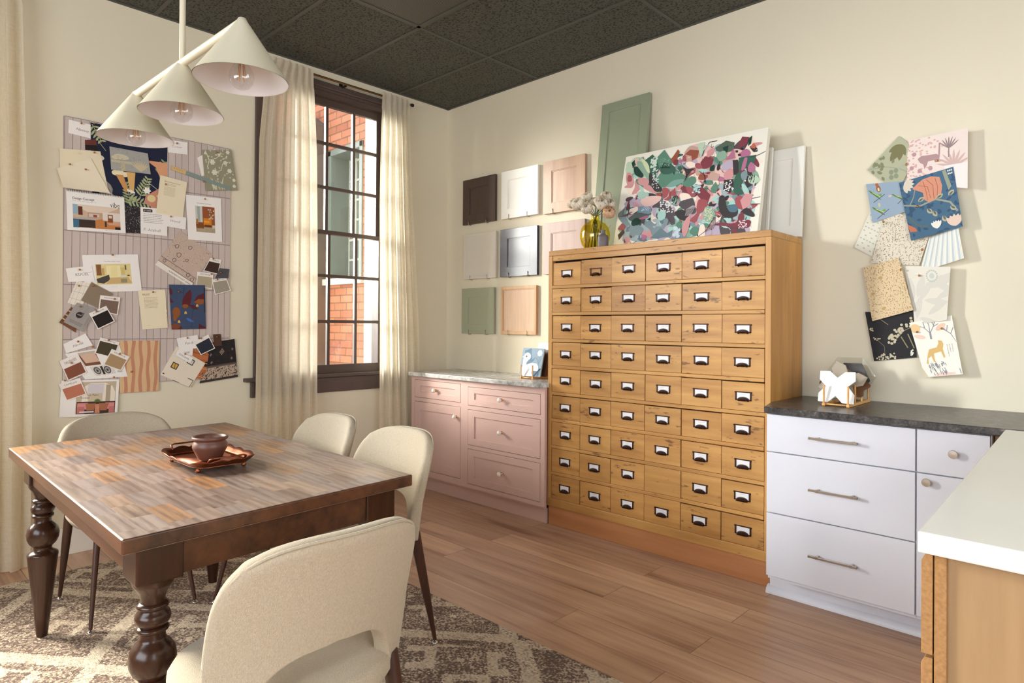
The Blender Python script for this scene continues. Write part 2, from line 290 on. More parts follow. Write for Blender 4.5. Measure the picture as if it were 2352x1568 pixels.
# ------------------------------------------------------------------ mesh builder
class MB:
    def __init__(s): s.v = []; s.f = []; s.c = []
    def add(s, vs, fs, col=None):
        o = len(s.v); s.v += [tuple(v) for v in vs]; s.f += [tuple(i+o for i in f) for f in fs]; s.c += [col]*len(fs); return s
    def box(s, a, b, mat=None, col=None):
        x0, y0, z0 = a; x1, y1, z1 = b
        vs = [(x0, y0, z0), (x1, y0, z0), (x1, y1, z0), (x0, y1, z0), (x0, y0, z1), (x1, y0, z1), (x1, y1, z1), (x0, y1, z1)]
        if mat: vs = [mat @ Vector(v) for v in vs]
        return s.add(vs, [(3, 2, 1, 0), (4, 5, 6, 7), (0, 1, 5, 4), (1, 2, 6, 5), (2, 3, 7, 6), (3, 0, 4, 7)], col)
    def ring(s, x0, x1, z0, z1, rx, rz, y, yb, mat=None):
        o = [(x0, z0), (x1, z0), (x1, z1), (x0, z1)]; i = [(x0+rx, z0+rz), (x1-rx, z0+rz), (x1-rx, z1-rz), (x0+rx, z1-rz)]
        vs = [(a, yy, b) for yy in (y, yb) for L in (o, i) for a, b in L]
        if mat: vs = [mat @ Vector(v) for v in vs]
        fs = []
        for k in range(4):
            j = (k+1) % 4
            fs += [(k, j, 4+j, 4+k), (8+j, 8+k, 12+k, 12+j), (j, k, 8+k, 8+j), (4+k, 4+j, 12+j, 12+k)]
        return s.add(vs, fs)
    def prism(s, pts, d, col=None):   # pts: list of 3d points (planar loop), d: extrusion vector
        d = Vector(d); A = [Vector(p) for p in pts]; n = len(A); nw = Vector((0, 0, 0))
        for p, q in zip(A, A[1:]+A[:1]): nw += p.cross(q)
        if nw.dot(d) < 0: A.reverse()
        B = [p+d for p in A]
        fs = [tuple(reversed(range(n))), tuple(range(n, 2*n))]+[(i, (i+1) % n, n+(i+1) % n, n+i) for i in range(n)]
        return s.add(A+B, fs, col)
    def lathe(s, prof, c=(0, 0, 0), n=24, axis='z', col=None, caps=True):
        vs = []; fs = []
        for r, h in prof:
            for k in range(n):
                a = 2*pi*k/n; x, y = r*cos(a), r*sin(a)
                p = {'z': (x, y, h), 'y': (x, h, y), 'x': (h, x, y)}[axis]
                vs.append((p[0]+c[0], p[1]+c[1], p[2]+c[2]))
        m = len(prof)
        for i in range(m-1):
            for k in range(n):
                k2 = (k+1) % n; fs.append((i*n+k, i*n+k2, (i+1)*n+k2, (i+1)*n+k))
        if caps: fs += [tuple(reversed(range(n))), tuple(range((m-1)*n, m*n))]
        return s.add(vs, fs, col)
    def tube(s, path, r, n=8, closed=False, col=None):
        P = [Vector(p) for p in path]; m = len(P); R = r if isinstance(r, (list, tuple)) else [r]*m
        vs = []; fs = []; up = None
        for i in range(m):
            t = (P[(i+1) % m]-P[i-1]) if closed else (P[min(i+1, m-1)]-P[max(i-1, 0)])
            t.normalize()
            if up is None:
                up = Vector((0, 0, 1)) if abs(t.z) < .9 else Vector((1, 0, 0))
            a = up - t*up.dot(t); a.normalize(); b = t.cross(a); up = a
            for k in range(n):
                an = 2*pi*k/n; vs.append(P[i]+(a*cos(an)+b*sin(an))*R[i])
        for i in range(m if closed else m-1):
            j = (i+1) % m
            for k in range(n):
                k2 = (k+1) % n; fs.append((i*n+k, i*n+k2, j*n+k2, j*n+k))
        if not closed: fs += [tuple(reversed(range(n))), tuple(range((m-1)*n, m*n))]
        return s.add(vs, fs, col)
    def build(s, name, mat, parent=None, smooth=False, bevel=0, local=False, bseg=2, label=None, sub=0, solid=0, angle=None):
        me = bpy.data.meshes.new(name); V = [Vector(v) for v in s.v]; off = Vector((0, 0, 0)); base = None
        if parent is None:
            lo = [min(v[i] for v in V) for i in range(3)]; hi = [max(v[i] for v in V) for i in range(3)]
            off = Vector(((lo[0]+hi[0])/2, (lo[1]+hi[1])/2, lo[2]))
        elif not local:
            off = wloc(parent)
        if not local or parent is None: V = [v-off for v in V]
        me.from_pydata(V, [], s.f); me.update()
        if any(c is not None for c in s.c):
            at = me.color_attributes.new('Col', 'FLOAT_COLOR', 'CORNER')
            li = 0
            for p, c in zip(me.polygons, s.c):
                cc = tuple(S(c or (255, 255, 255)))+(1,)
                for k in range(p.loop_total): at.data[p.loop_start+k].color = cc
        if smooth: me.polygons.foreach_set('use_smooth', [True]*len(me.polygons))
        me.materials.append(mat)
        o = bpy.data.objects.new(name, me); COL.objects.link(o)
        if parent is None: o.location = off
        else: o.parent = parent
        if solid: md = o.modifiers.new('s', 'SOLIDIFY'); md.thickness = solid; md.offset = 0
        if bevel: md = o.modifiers.new('b', 'BEVEL'); md.width = bevel; md.segments = bseg; md.limit_method = 'ANGLE'; md.angle_limit = radians(35)
        if sub: md = o.modifiers.new('u', 'SUBSURF'); md.levels = sub; md.render_levels = sub
        if smooth and angle:
            me.set_sharp_from_angle(angle=radians(angle))
        if label: o['label'] = label
        return o
def wloc(o):
    l = Vector(o.location)
    while o.parent: o = o.parent; l = l+Vector(o.location)
    return l
def tag(o, label, cat, group=None):
    o['label'] = label; o['category'] = cat
    if group: o['group'] = group
    return o
def thing(name, label, cat, loc, group=None, rz=0):
    o = bpy.data.objects.new(name, None); COL.objects.link(o); o.location = loc; o.rotation_euler = (0, 0, rz); o.empty_display_size = .1
    return tag(o, label, cat, group)
def struct(o): o['kind'] = 'structure'; return o
def copy_tree(o, parent=None):
    c = o.copy(); COL.objects.link(c)
    if parent: c.parent = parent
    for ch in KIDS.get(o.name, []) or [x for x in bpy.data.objects if x.parent == o]: copy_tree(ch, c)
    return c
KIDS = {}
def boxo(name, a, b, mat, parent=None, bevel=0, **k): return MB().box(a, b).build(name, mat, parent, bevel=bevel, **k)

# ------------------------------------------------------------------ the room
H = 3.1438; X1 = 6.4; Y0 = -6.2; WT = .34
struct(boxo('floor', (-WT, Y0-.2, -.12), (X1+.2, .2, 0), M_floor))
struct(boxo('wall_right', (-WT, 0, 0), (X1+.2, .2, H+.1), M_wall))
def wall_with_holes(name, axis, at, thick, lo, hi, holes):
    m = MB()
    def bx(a0, a1, z0, z1):
        if a1-a0 < 1e-4 or z1-z0 < 1e-4: return
        if axis == 'x': m.box((min(at, at+thick), a0, z0), (max(at, at+thick), a1, z1))
        else: m.box((a0, min(at, at+thick), z0), (a1, max(at, at+thick), z1))
    cur = lo
    for a0, a1, z0, z1 in sorted(holes):
        bx(cur, a0, 0, H); bx(a0, a1, 0, z0); bx(a0, a1, z1, H); cur = a1
    bx(cur, hi, 0, H)
    return struct(m.build(name, M_wall))
W1 = (-1.60, -.61, .90, 3.02); W2 = (-4.45, -3.35, .90, 3.02)
wall_with_holes('wall_left', 'x', 0, -WT, Y0, 0, [W1, W2])
wall_with_holes('wall_back', 'y', Y0, -.2, 0, X1, [(1.6, 5.2, .9, 2.9)])
wall_with_holes('wall_far', 'x', X1, .2, Y0, 0, [(-4.2, -1.0, .9, 2.9)])
# suspended ceiling: tiles, grid, wall angle
ceil = struct(boxo('ceiling', (0, Y0, H), (X1, 0, H+.08), M_ceil))
g = MB()
for x in (1.04, 2.24, 3.44, 4.64, 5.84): g.box((x-.012, Y0, H-.004), (x+.012, 0, H+.001))
y = -.527
while y > Y0: g.box((0, y-.012, H-.005), (X1, y+.012, H+.001)); y -= .598
for a, b in (((0, Y0, H-.006), (.02, 0, H)), ((0, -.02, H-.006), (X1, 0, H))): g.box(a, b)
g.build('grid', M_grid, ceil)
ret = thing('ceiling_vent', 'dark perforated return air grille set in the black ceiling', 'vent', (1.64, -1.424, H-.016))
boxo('grille', (1.07, -1.69, H-.010), (2.21, -1.158, H-.005), M_grille, ret)
fr = MB()
for a, b in (((1.052, -1.71, H-.014), (2.228, -1.685, H-.005)), ((1.052, -1.163, H-.014), (2.228, -1.138, H-.005)), ((1.052, -1.71, H-.014), (1.077, -1.138, H-.005)), ((2.203, -1.71, H-.014), (2.228, -1.138, H-.005))): fr.box(a, b)
fr.build('frame', M_grid, ret)
struct(boxo('baseboard_left', (0, Y0, 0), (.016, 0, .15), M_base, bevel=.004))
struct(MB().box((0, Y0, 0), (X1, Y0+.016, .15)).build('baseboard_back', M_base))

# ------------------------------------------------------------------ windows
def window(idx, w, vis):
    y0, y1, z0, z1 = w
    root = bpy.data.objects.new('window_%d' % idx, None); COL.objects.link(root); root.location = (0, (y0+y1)/2, z0); struct(root)
    c = MB()
    c.box((-.004, y0-.10, z0-.10), (.022, y0+.012, z1+.03)); c.box((-.004, y1-.012, z0-.10), (.022, y1+.10, z1+.03)); c.box((-.004, y0-.10, z1-.012), (.022, y1+.10, z1+.03))
    c.build('casing', M_bark, root, bevel=.004)
    j = MB(); j.box((-.20, y0, z0), (0, y0+.02, z1)); j.box((-.20, y1-.02, z0), (0, y1, z1)); j.box((-.20, y0, z1-.03), (0, y1, z1)); j.box((-.30, y0, z0-.02), (0, y1, z0+.012))
    j.box((-.025, y0+.02, z0+.02), (-.01, y0+.035, z1)); j.box((-.025, y1-.035, z0+.02), (-.01, y1-.02, z1))
    j.build('jamb', M_bark, root)
    boxo('stool', (-.05, y0-.165, z0-.004), (.048, y1+.165, z0+.022), M_bark, root, bevel=.006)
    boxo('apron', (0, y0-.12, z0-.112), (.022, y1+.12, z0-.004), M_bark, root, bevel=.004)
    boxo('head_track', (-.12, y0+.02, z1-.06), (-.012, y1-.02, z1-.03), M_bark, root)
    ym = (y0+y1)/2
    for nm, xs, za, zb in (('lower_sash', (-.062, -.03), z0+.02, 1.98), ('upper_sash', (-.105, -.072), 1.955, z1-.05)):
        a, b = y0+.022, y1-.022
        m = MB(); st = .05
        m.box((xs[0], a, za), (xs[1], a+st, zb)); m.box((xs[0], b-st, za), (xs[1], b, zb))
        lowr, upr = (.065, .03) if nm[0] == 'l' else (.03, .06)
        m.box((xs[0], a+st, za), (xs[1], b-st, za+lowr)); m.box((xs[0], a+st, zb-upr), (xs[1], b-st, zb))
        s_ = m.build('sash', M_bark, root, bevel=.003)
        mu = MB()
        for k in range(3):
            yy = ym-.012+(k-1)*.231
            mu.box((xs[0]+.006, yy-.011, za+lowr), (xs[1]-.002, yy+.011, zb-upr))
        zs = (1.643, 1.305) if nm[0] == 'l' else (2.632, 2.305)
        for zz in zs: mu.box((xs[0]+.007, a+st, zz-.011), (xs[1]-.003, b-st, zz+.011))
        mu.build('muntins', M_bark, s_)
        boxo('glass_pane', ((xs[0]+xs[1])/2-.002, a+st-.004, za+lowr-.004), ((xs[0]+xs[1])/2+.001, b-st+.004, zb-upr+.004), M_glass, s_)
    return root
window(1, W1, True)
window(2, W2, False)
# rod, curtains
def rod(ya, yb, label):
    t = thing('curtain_rod', label, 'curtain rod', (.072, (ya+yb)/2, 3.055))
    MB().tube([(.072, ya, 3.055), (.072, yb, 3.055)], .008, 10).build('rod', M_rod, t, smooth=True, angle=40)
    for yy in (ya, yb): MB().lathe([(.0, -.016), (.012, -.01), (.014, 0), (.012, .01), (0, .016)], (.072, yy, 3.055), 12, 'y').build('finial', M_iron, t, smooth=True)
    for yy in (ya+.04, (ya+yb)/2, yb-.04): MB().box((-.001, yy-.008, 3.04), (.072, yy+.008, 3.05)).box((-.001, yy-.015, 3.02), (.004, yy+.015, 3.075)).build('bracket', M_iron, t)
rod(-1.66, -.44, 'thin black curtain rod above the brick facing window')
rod(-4.5, -2.93, 'thin black curtain rod above the far left window')
def curtain(label, prof, npl, seed, name='curtain'):
    rnd = random.Random(seed); NY = npl*14; ZS = [3.075, 3.06, 3.04, 3.0, 2.965, 2.95, 2.93, 2.85, 2.7, 2.5, 2.2, 1.9, 1.6, 1.3, 1.0, .7, .4, .2, .05, .008]
    ph = [rnd.uniform(-.5, .5) for _ in range(npl+2)]; am = [rnd.uniform(.7, 1.25) for _ in range(npl+2)]
    def pr(z, k):
        for (za, a0, a1), (zb, b0, b1) in zip(prof, prof[1:]):
            if za >= z >= zb:
                t = (za-z)/(za-zb) if za > zb else 0
                return (a0+(b0-a0)*t, a1+(b1-a1)*t)[k]
        return prof[0][k+1] if z > prof[0][0] else prof[-1][k+1]
    vs = []; fs = []
    for z in ZS:
        ya, yb = pr(z, 0), pr(z, 1); hd = 1 if z < 2.95 else .55
        for i in range(NY+1):
            u = i/NY; k = u*npl; j = int(min(k, npl-1e-6)); f = k-j
            drift = .35*sin(z*1.7+ph[j]*5)*(1 if z < 2.9 else 0)
            w = sin(2*pi*(f)+drift*.6); a = .020*am[j]*hd*(1+.25*(2.9-min(z, 2.9))/2.9)
            x = .108+a*w+.006*sin(5*u+z*2)
            yy = ya+(yb-ya)*u+.010*cos(2*pi*f*2+ph[j])*hd
            if z < .02: x += .01
            vs.append((x, yy, z))
    for r in range(len(ZS)-1):
        for i in range(NY):
            a = r*(NY+1)+i; fs.append((a, a+1, a+NY+2, a+NY+1))
    m = MB(); m.add(vs, fs); o = m.build(name, M_curtain, smooth=True)
    return tag(o, label, 'curtain')
curtain('sheer cream linen curtain left of the brick facing window', [(3.08, -1.63, -1.335), (2.9, -1.69, -1.33), (2.5, -1.725, -1.31), (1.0, -1.74, -1.295), (0, -1.75, -1.28)], 6, 3)
curtain('sheer cream linen curtain right of the window, beside the pink cabinet', [(3.08, -.755, -.49), (2.9, -.765, -.50), (2.3, -.78, -.475), (1.2, -.775, -.395), (0, -.77, -.36)], 5, 8)
curtain('pale linen curtain at the left edge beside the pinboard', [(3.08, -3.36, -2.985), (2.9, -3.40, -2.985), (.9, -3.46, -2.93), (0, -3.47, -2.93)], 6, 12)

# ------------------------------------------------------------------ outside
M_teal = pbr('grey_green_paint', (120, 130, 126), .5, var=.05)
M_pale = pbr('white_paint_weathered', (206, 210, 206), .5, var=.03)
bb = thing('brick_building', 'red brick wing of the building seen through the window', 'building', (-2.0, -.15, -.6))
w = MB(); ZB, ZT = -.6, 7.5
for a0, a1, b0, b1 in ((-6.5, -1.70, ZB, ZT), (-1.07, -.36, ZB, ZT), (-1.70, -1.07, ZB, 1.72), (-1.70, -1.07, 3.06, ZT)): w.box((a0, -.15, b0), (a1, .05, b1))
w.build('brick_wall', M_brick, bb)
wf = MB(); 
for a, b in (((-1.70, -.165, 1.74), (-1.645, .12, 3.06)), ((-1.125, -.165, 1.74), (-1.07, .12, 3.06)), ((-1.70, -.165, 3.0), (-1.07, .12, 3.06))): wf.box(a, b)
wfr = wf.build('window_frame', M_teal, bb, bevel=.006)
boxo('window_sill', (-1.74, -.2, 1.68), (-1.03, .1, 1.745), M_pale, bb, bevel=.005)
mm = MB()
for i in range(5): xx = -1.645+i*.13; mm.box((xx-.012, .05, 1.745), (xx+.012, .075, 3.0))
for i in range(7): zz = 1.75+i*.205; mm.box((-1.645, .052, zz-.011), (-1.125, .073, zz+.011))
mm.build('muntins', M_pale, wfr)
boxo('pane', (-1.645, .06, 1.745), (-1.125, .064, 3.0), pbr('dark_pane', (120, 128, 124), .1, var=.05), wfr)
og = boxo('ground', (-9, -9, -.72), (-WT, 3, -.6), pbr('pale_bounce_ground', (150, 146, 138), .9, var=.1)); struct(og)  # unseen ground, added pale to bounce light onto the brick wing
sh = MB().prism([(-2.7, -.30, -.6), (-1.74, -.30, -.6), (-1.74, -.30, 3.33), (-1.95, -.30, 3.46), (-2.7, -.30, 3.46)], (0, .148, 0)).build('lean_to', pbr('shadow_grey_wall', (104, 92, 86), .8, var=.1))  # dark grey puts the shade on this wall into its colour
tag(sh, 'lean to painted shadow grey against the brick wing, left edge of window view', 'shed')

# ------------------------------------------------------------------ rug
rug = MB()
NXR, NYR = 40, 30; RX0, RX1, RY0, RY1 = .315, 3.62, -4.25, -1.668
tag(rug.box((RX0, RY0, .001), (RX1, RY1, .011)).build('rug', M_rug), 'worn taupe and cream patterned area rug under the dining table', 'rug')
RUGZ = .011

# ------------------------------------------------------------------ dining table
TC = [Vector((.965, -3.140, 0)), Vector((2.536, -3.153, 0)), Vector((2.481, -2.261, 0)), Vector((.873, -2.233, 0))]   # left, near, right, far
def tb(u, v, z):   # u along left->near, v along left->far
    p = TC[0]*(1-u)*(1-v)+TC[1]*u*(1-v)+TC[2]*u*v+TC[3]*(1-u)*v; return (p.x, p.y, z)
LU, LV = 1.58, .895
table = thing('dining_table', 'dark stained wooden dining table with turned legs and patchwork top', 'table', (1.71, -2.70, RUGZ))
TH = .775
MB().prism([tb(0, 0, .736), tb(1, 0, .736), tb(1, 1, .736), tb(0, 1, .736)], (0, 0, TH-.736)).build('tabletop', M_top, table, bevel=.005, bseg=3)
tt = [o for o in table.children if o.name == 'tabletop'][0]; tt.data.materials.append(M_tabwood)
for p in tt.data.polygons: p.material_index = 0 if abs(p.normal.z) > .5 else 1
def frac(u, v): return u/LU, v/LV
ins = .045; bs = .112
ap = .028
for (u0, v0), (u1, v1) in (((ins+bs*.5, ins+.012), (LU-ins-bs*.5, ins+.012+ap)), ((ins+bs*.5, LV-ins-.012-ap), (LU-ins-bs*.5, LV-ins-.012)), ((ins+.012, ins+bs*.5), (ins+.012+ap, LV-ins-bs*.5)), ((LU-ins-.012-ap, ins+bs*.5), (LU-ins-.012, LV-ins-bs*.5))):
    MB().prism([tb(u0/LU, v0/LV, .637), tb(u1/LU, v0/LV, .637), tb(u1/LU, v1/LV, .637), tb(u0/LU, v1/LV, .637)], (0, 0, .099)).build('apron', M_tabwood, table, bevel=.002)
legprof = [(.0, .011), (.019, .011), (.021, .03), (.036, .18), (.0525, .335), (.0535, .343), (.052, .349), (.041, .356), (.033, .362), (.031, .372), (.034, .377), (.046, .39), (.054, .408), (.0565, .427), (.0525, .448), (.043, .463), (.033, .472), (.030, .480), (.030, .493), (.0365, .496), (.0385, .501), (.036, .506), (.030, .509), (.036, .514), (.0415, .523), (.0425, .532), (.039, .543), (.031, .55), (.031, .553), (.0365, .556), (.038, .561), (.0355, .566), (.029, .57), (.029, .58), (.036, .60), (.046, .613), (.05, .622), (.05, .64)]
for cu, cv in ((ins+bs/2, ins+bs/2), (LU-ins-bs/2, ins+bs/2), (LU-ins-bs/2, LV-ins-bs/2), (ins+bs/2, LV-ins-bs/2)):
    c = tb(cu/LU, cv/LV, 0)
    lg = MB().lathe(legprof, c, 32).build('leg', M_tablegw, table, smooth=True, angle=50)
    h = bs/2; q = .012
    oct_ = [(-h+q, -h), (h-q, -h), (h, -h+q), (h, h-q), (h-q, h), (-h+q, h), (-h, h-q), (-h, -h+q)]
    b = MB(); b.prism([(c[0]+x, c[1]+y, .632) for x, y in [(-h, -h), (h, -h), (h, h), (-h, h)]], (0, 0, .104))
    b.build('leg_block', M_tablegw, lg, bevel=.005)

# tray and pot
tray = thing('serving_tray', 'scalloped copper serving tray with loop handles on the dining table', 'tray', (1.83, -2.69, TH))
def traypan():
    m = MB(); N = 120; hx, hy = .155, .095
    def edge(t, k):   # rounded rectangle with scallops
        a = 2*pi*t; cx = cos(a); cy = sin(a); n = 5
        r = 1/((abs(cx)**n+abs(cy)**n)**(1/n)); sc = 1+.0*k
        lob = abs(sin(7*a))
        x = (hx+k*.022)*r*cx; y = (hy+k*.022)*r*cy; z = .018+k*(.020+.007*lob*(1 if k > .9 else .4))
        if k > .9: x *= 1+.02*lob; y *= 1+.03*lob
        return (1.83+x, -2.69+y, TH+z)
    vs = []; fs = []
    vs.append((1.83, -2.69, TH+.018))
    for k in (0, .35, .7, 1): vs += [edge(i/N, k) for i in range(N)]
    for i in range(N): fs.append((0, 1+i, 1+(i+1) % N))
    for r in range(3):
        for i in range(N): a = 1+r*N+i; b = 1+r*N+(i+1) % N; fs.append((a, b, b+N, a+N))
    m.add(vs, fs); return m
traypan().build('tray_pan', M_copper, tray, smooth=True, solid=.0025)
for sx in (-1, 1):
    x = 1.83+sx*.168; MB().tube([(x-sx*.004, -2.752, TH+.036), (x+sx*.014, -2.752, TH+.05), (x+sx*.02, -2.742, TH+.054), (x+sx*.02, -2.638, TH+.054), (x+sx*.014, -2.628, TH+.05), (x-sx*.004, -2.628, TH+.036)], .0032, 8).build('handle', M_copper, tray, smooth=True)
for sx in (-1, 1):
    for sy in (-1, 1): MB().lathe([(.001, 0), (.007, .002), (.009, .007), (.007, .012), (.005, .02)], (1.83+sx*.125, -2.69+sy*.078, TH), 12).build('foot', M_copper, tray, smooth=True)
pot = thing('clay_pot', 'small round brown clay pot standing on the copper tray', 'pot', (1.853, -2.69, TH+.0195))
z0 = TH+.0195
MB().lathe([(.0, 0), (.034, 0), (.040, .006), (.050, .028), (.0585, .045), (.0585, .056), (.053, .066), (.0515, .070), (.0585, .074), (.061, .079), (.060, .084), (.056, .086), (.051, .083), (.048, .07), (.05, .05), (.04, .02), (.0, .012)], (1.853, -2.69, z0), 40, caps=False).build('pot_body', M_clay, pot, smooth=True)
tag(pot, pot['label'], 'pot')

# ------------------------------------------------------------------ chairs  (local: front +Y, back -Y)
def make_chair(label):
    t = thing('dining_chair', label, 'chair', (0, 0, RUGZ), 'upholstered dining chairs')
    # seat pad
    m = MB(); NA = 40; rings = [(.0, .395), (.6, .392), (.93, .398), (1.0, .425), (1.0, .445), (.95, .468), (.75, .478), (.4, .474), (0, .470)]
    vs = []; fs = []
    for k, z in rings:
        for i in range(NA):
            a = 2*pi*i/NA; cx, cy = cos(a), sin(a); n = 3.0; r = 1/((abs(cx)**n+abs(cy)**n)**(1/n))
            x = .245*r*cx*max(k, .001); yy = .235*r*cy*max(k, .001)+.005
            if yy < 0: x *= 1-.10*(-yy/.235)
            vs.append((x, yy, z))
    for r in range(len(rings)-1):
        for i in range(NA): j = (i+1) % NA; fs.append((r*NA+i, r*NA+j, (r+1)*NA+j, (r+1)*NA+i))
    m.add(vs, fs); m.build('seat', M_fabric, t, smooth=True, local=True)
    # backrest shell with an arched opening
    def place(s, z):
        tt = (z-.40)/.43
        y_ = -.205-.085*tt+.02*sin(pi*min(max(tt, 0), 1))+.115*(s/.26)**2*(1-.25*tt)
        return (s, y_, z)
    def wout(z):
        if z < .60: q = (z-.43)/.17; return .222+.028*sin(max(q, 0)*pi/2)
        return .250
    ZA = .578; AH = .168
    def ain(z):
        if z >= ZA: return 0
        q = (z-.40)/(ZA-.40); n = 2.6; return AH*max(1-max(q, 0)**n, 0)**(1/n)
    zs = [.432, .442, .46, .48, .50, .52, .54, .555, .566, .573, .577, ZA, .588, .60]
    NC = 9; NV = 9; vs = []; fs = []; idx = {}
    def up(u, v):
        r = max(abs(u), abs(v), 1e-6); dx, dy = abs(u)/r, abs(v)/r; k = 1/((dx**3.6+dy**3.6)**(1/3.6)); return place(.250*u*k, .60+.232*v*k)
    def row_pt(r, side, c):
        if r < len(zs):
            z = zs[r]; wo, ai = wout(z), ain(z)
            if r == 0: wo -= .010
            return place(side*(ai+(wo-ai)*c/NC), z)
        return up(side*c/NC, (r-len(zs)+1)/NV)
    NR = len(zs)+NV
    for r in range(NR):
        for side in (-1, 1):
            for c in range(NC+1):
                if c == 0 and side == 1 and (r >= len(zs) or ain(zs[r]) == 0): idx[(r, 1, 0)] = idx[(r, -1, 0)]; continue
                idx[(r, side, c)] = len(vs); vs.append(row_pt(r, side, c))
    for r in range(NR-1):
        for side in (-1, 1):
            for c in range(NC):
                q = (idx[(r, side, c)], idx[(r, side, c+1)], idx[(r+1, side, c+1)], idx[(r+1, side, c)])
                if len(set(q)) < 4: q = tuple(dict.fromkeys(q))
                fs.append(q if side == 1 else tuple(reversed(q)))
    rim = [row_pt(r, -1, NC) for r in range(1, len(zs))]+[up(-1, v/NV) for v in range(1, NV+1)]+[up(u/NC, 1) for u in range(-NC+1, NC)]+[up(1, v/NV) for v in range(NV, 0, -1)]+[row_pt(r, 1, NC) for r in range(len(zs)-1, 0, -1)]
    b = MB(); b.add(vs, fs); bo = b.build('backrest', M_fabric, t, smooth=True, local=True)
    md = bo.modifiers.new('s', 'SOLIDIFY'); md.thickness = .042; md.offset = 0; md = bo.modifiers.new('u', 'SUBSURF'); md.levels = 2; md.render_levels = 2
    # piping seam that runs round the outer edge
    pp = [(x*.985, y_-.0165, z if z < .62 else z-.004) for x, y_, z in rim]
    MB().tube(pp, .0035, 6).build('piping', M_fabric, bo, smooth=True, local=True)
    for sx in (-1, 1):
        for front in (1, 0):
            if front: a, e, ra = Vector((sx*.16, .15, .41)), Vector((sx*.205, .235, .012)), .0145
            else: a, e, ra = Vector((sx*.196, -.155, .455)), Vector((sx*.216, -.245, .012)), .0215
            lg = MB().tube([a, a.lerp(e, .5), e], [ra, ra*.78, .0075], 14).build('leg', M_walnut, t, smooth=True, local=True, angle=50)
            MB().lathe([(.0, 0), (.013, 0), (.0135, .003), (.009, .006), (.0055, .008), (.0055, .016)], (e.x, e.y, 0), 14).build('glide', M_chrome, lg, smooth=True, local=True)
    return t
proto = make_chair('oatmeal dining chair in the foreground with its back to the camera')
proto.location = (2.745, -2.848, RUGZ); proto.rotation_euler = (0, 0, radians(90))
for lab, x, y, rz in (('oatmeal dining chair on the pinboard side of the table, facing the camera', .93, -2.69, -90),
                      ('oatmeal dining chair below the window, farther of the two along the far table side', 1.44, -2.19, 180),
                      ('oatmeal dining chair nearer the pink cabinet, beside the right table corner', 2.02, -2.20, 180)):
    c = copy_tree(proto); c.location = (x, y, RUGZ); c.rotation_euler = (0, 0, radians(rz)); c['label'] = lab

# ------------------------------------------------------------------ pendant
PZ = 2.25; PY = -2.745
pend = thing('pendant_light', 'cream three cone pendant light hanging over the dining table', 'pendant light', (1.705, PY, H))
MB().lathe([(0, -.03), (.055, -.03), (.06, -.024), (.06, 0)], (1.705, PY, H), 32).build('canopy', M_lamp, pend, smooth=True, angle=40)
MB().tube([(1.705, PY, H-.02), (1.705, PY, PZ)], .0105, 14).build('stem', M_lamp, pend, smooth=True, angle=50)
MB().tube([(1.223, PY-.016, PZ-.004), (2.197, PY+.010, PZ-.004)], .0145, 16).build('arm', M_lamp, pend, smooth=True, angle=50)
for x, y in ((1.223, PY-.016), (1.705, PY), (2.197, PY+.010)):
    sh = MB().lathe([(.002, PZ+.012), (.012, PZ+.008), (.018, PZ-.004), (.1425, PZ-.188), (.144, PZ-.190)], (x, y, 0), 64, caps=False).build('shade', M_lamp, pend, smooth=True, angle=60)
    MB().lathe([(.004, PZ-.006), (.0165, PZ-.012), (.1415, PZ-.1895)], (x, y, 0), 64, caps=False).build('shade_lining', M_lampin, sh, smooth=True)
    bl = MB().lathe([(.013, PZ-.115), (.016, PZ-.128), (.026, PZ-.145), (.036, PZ-.165), (.0385, PZ-.180), (.035, PZ-.198), (.024, PZ-.212), (.010, PZ-.219), (.0005, PZ-.220)], (x, y, 0), 28, caps=False).build('bulb', M_bulb, pend, smooth=True)
    f = MB(); f.lathe([(.013, PZ-.06), (.015, PZ-.10), (.0135, PZ-.118)], (x, y, 0), 16)
    for k in range(6):
        a = k*pi/3; f.tube([(x+.006*cos(a), y+.006*sin(a), PZ-.12), (x+.013*cos(a), y+.013*sin(a), PZ-.19)], .0011, 5)
    f.build('filament', pbr('warm_filament', (214, 158, 96), .4, .3), bl)

# ------------------------------------------------------------------ pink base cabinet
def shaker_front(m, x0, x1, z0, z1, y, rail, t=.006, rec=.008):   # frame ring + recessed panel, front face at y (towards -y)
    yb = y+.018
    m.ring(x0, x1, z0, z1, rail[0], rail[1], y, yb)
    return (x0+rail[0], y+rec, z0+rail[1]), (x1-rail[0], yb, z1-rail[1])
def knob(x, y, z, parent, mat, stemmat, r=.0165):
    k = MB().lathe([(.0, 0), (r*.9, -.002), (r, -.008), (r*.85, -.015), (r*.4, -.0185), (.0, -.019)], (x, y-.016, z), 20, 'y').build('knob', mat, parent, smooth=True)
    MB().lathe([(.011, 0), (.0105, -.003), (.006, -.006), (.0055, -.018)], (x, y, z), 16, 'y').build('knob_stem', stemmat, k, smooth=True) if False else None
    m = MB().lathe([(.011, 0), (.0105, -.003), (.006, -.006), (.0055, -.018)], (x, y, z), 16, 'y'); o = m.build('knob_base', stemmat, parent, smooth=True)
    return k
pink = thing('base_cabinet', 'dusty pink shaker base cabinet with ivory knobs', 'cabinet', (.85, -.25, 0))
FY = -.487
c = MB(); c.box((.16, FY+.02, .10), (1.520, -.003, .885)); c.build('carcass', M_pink, pink)
ff = MB()
def ffbox(x0, z0, x1, z1): ff.box((x0, FY, z0), (x1, FY+.022, z1))
ffbox(.153, .118, .193, .885); ffbox(.735, .118, .775, .885); ffbox(.775, .118, .813, .885); ffbox(1.508, .118, 1.543, .885)
ffbox(.193, .857, .735, .885); ffbox(.193, .688, .735, .718); ffbox(.193, .118, .735, .164)
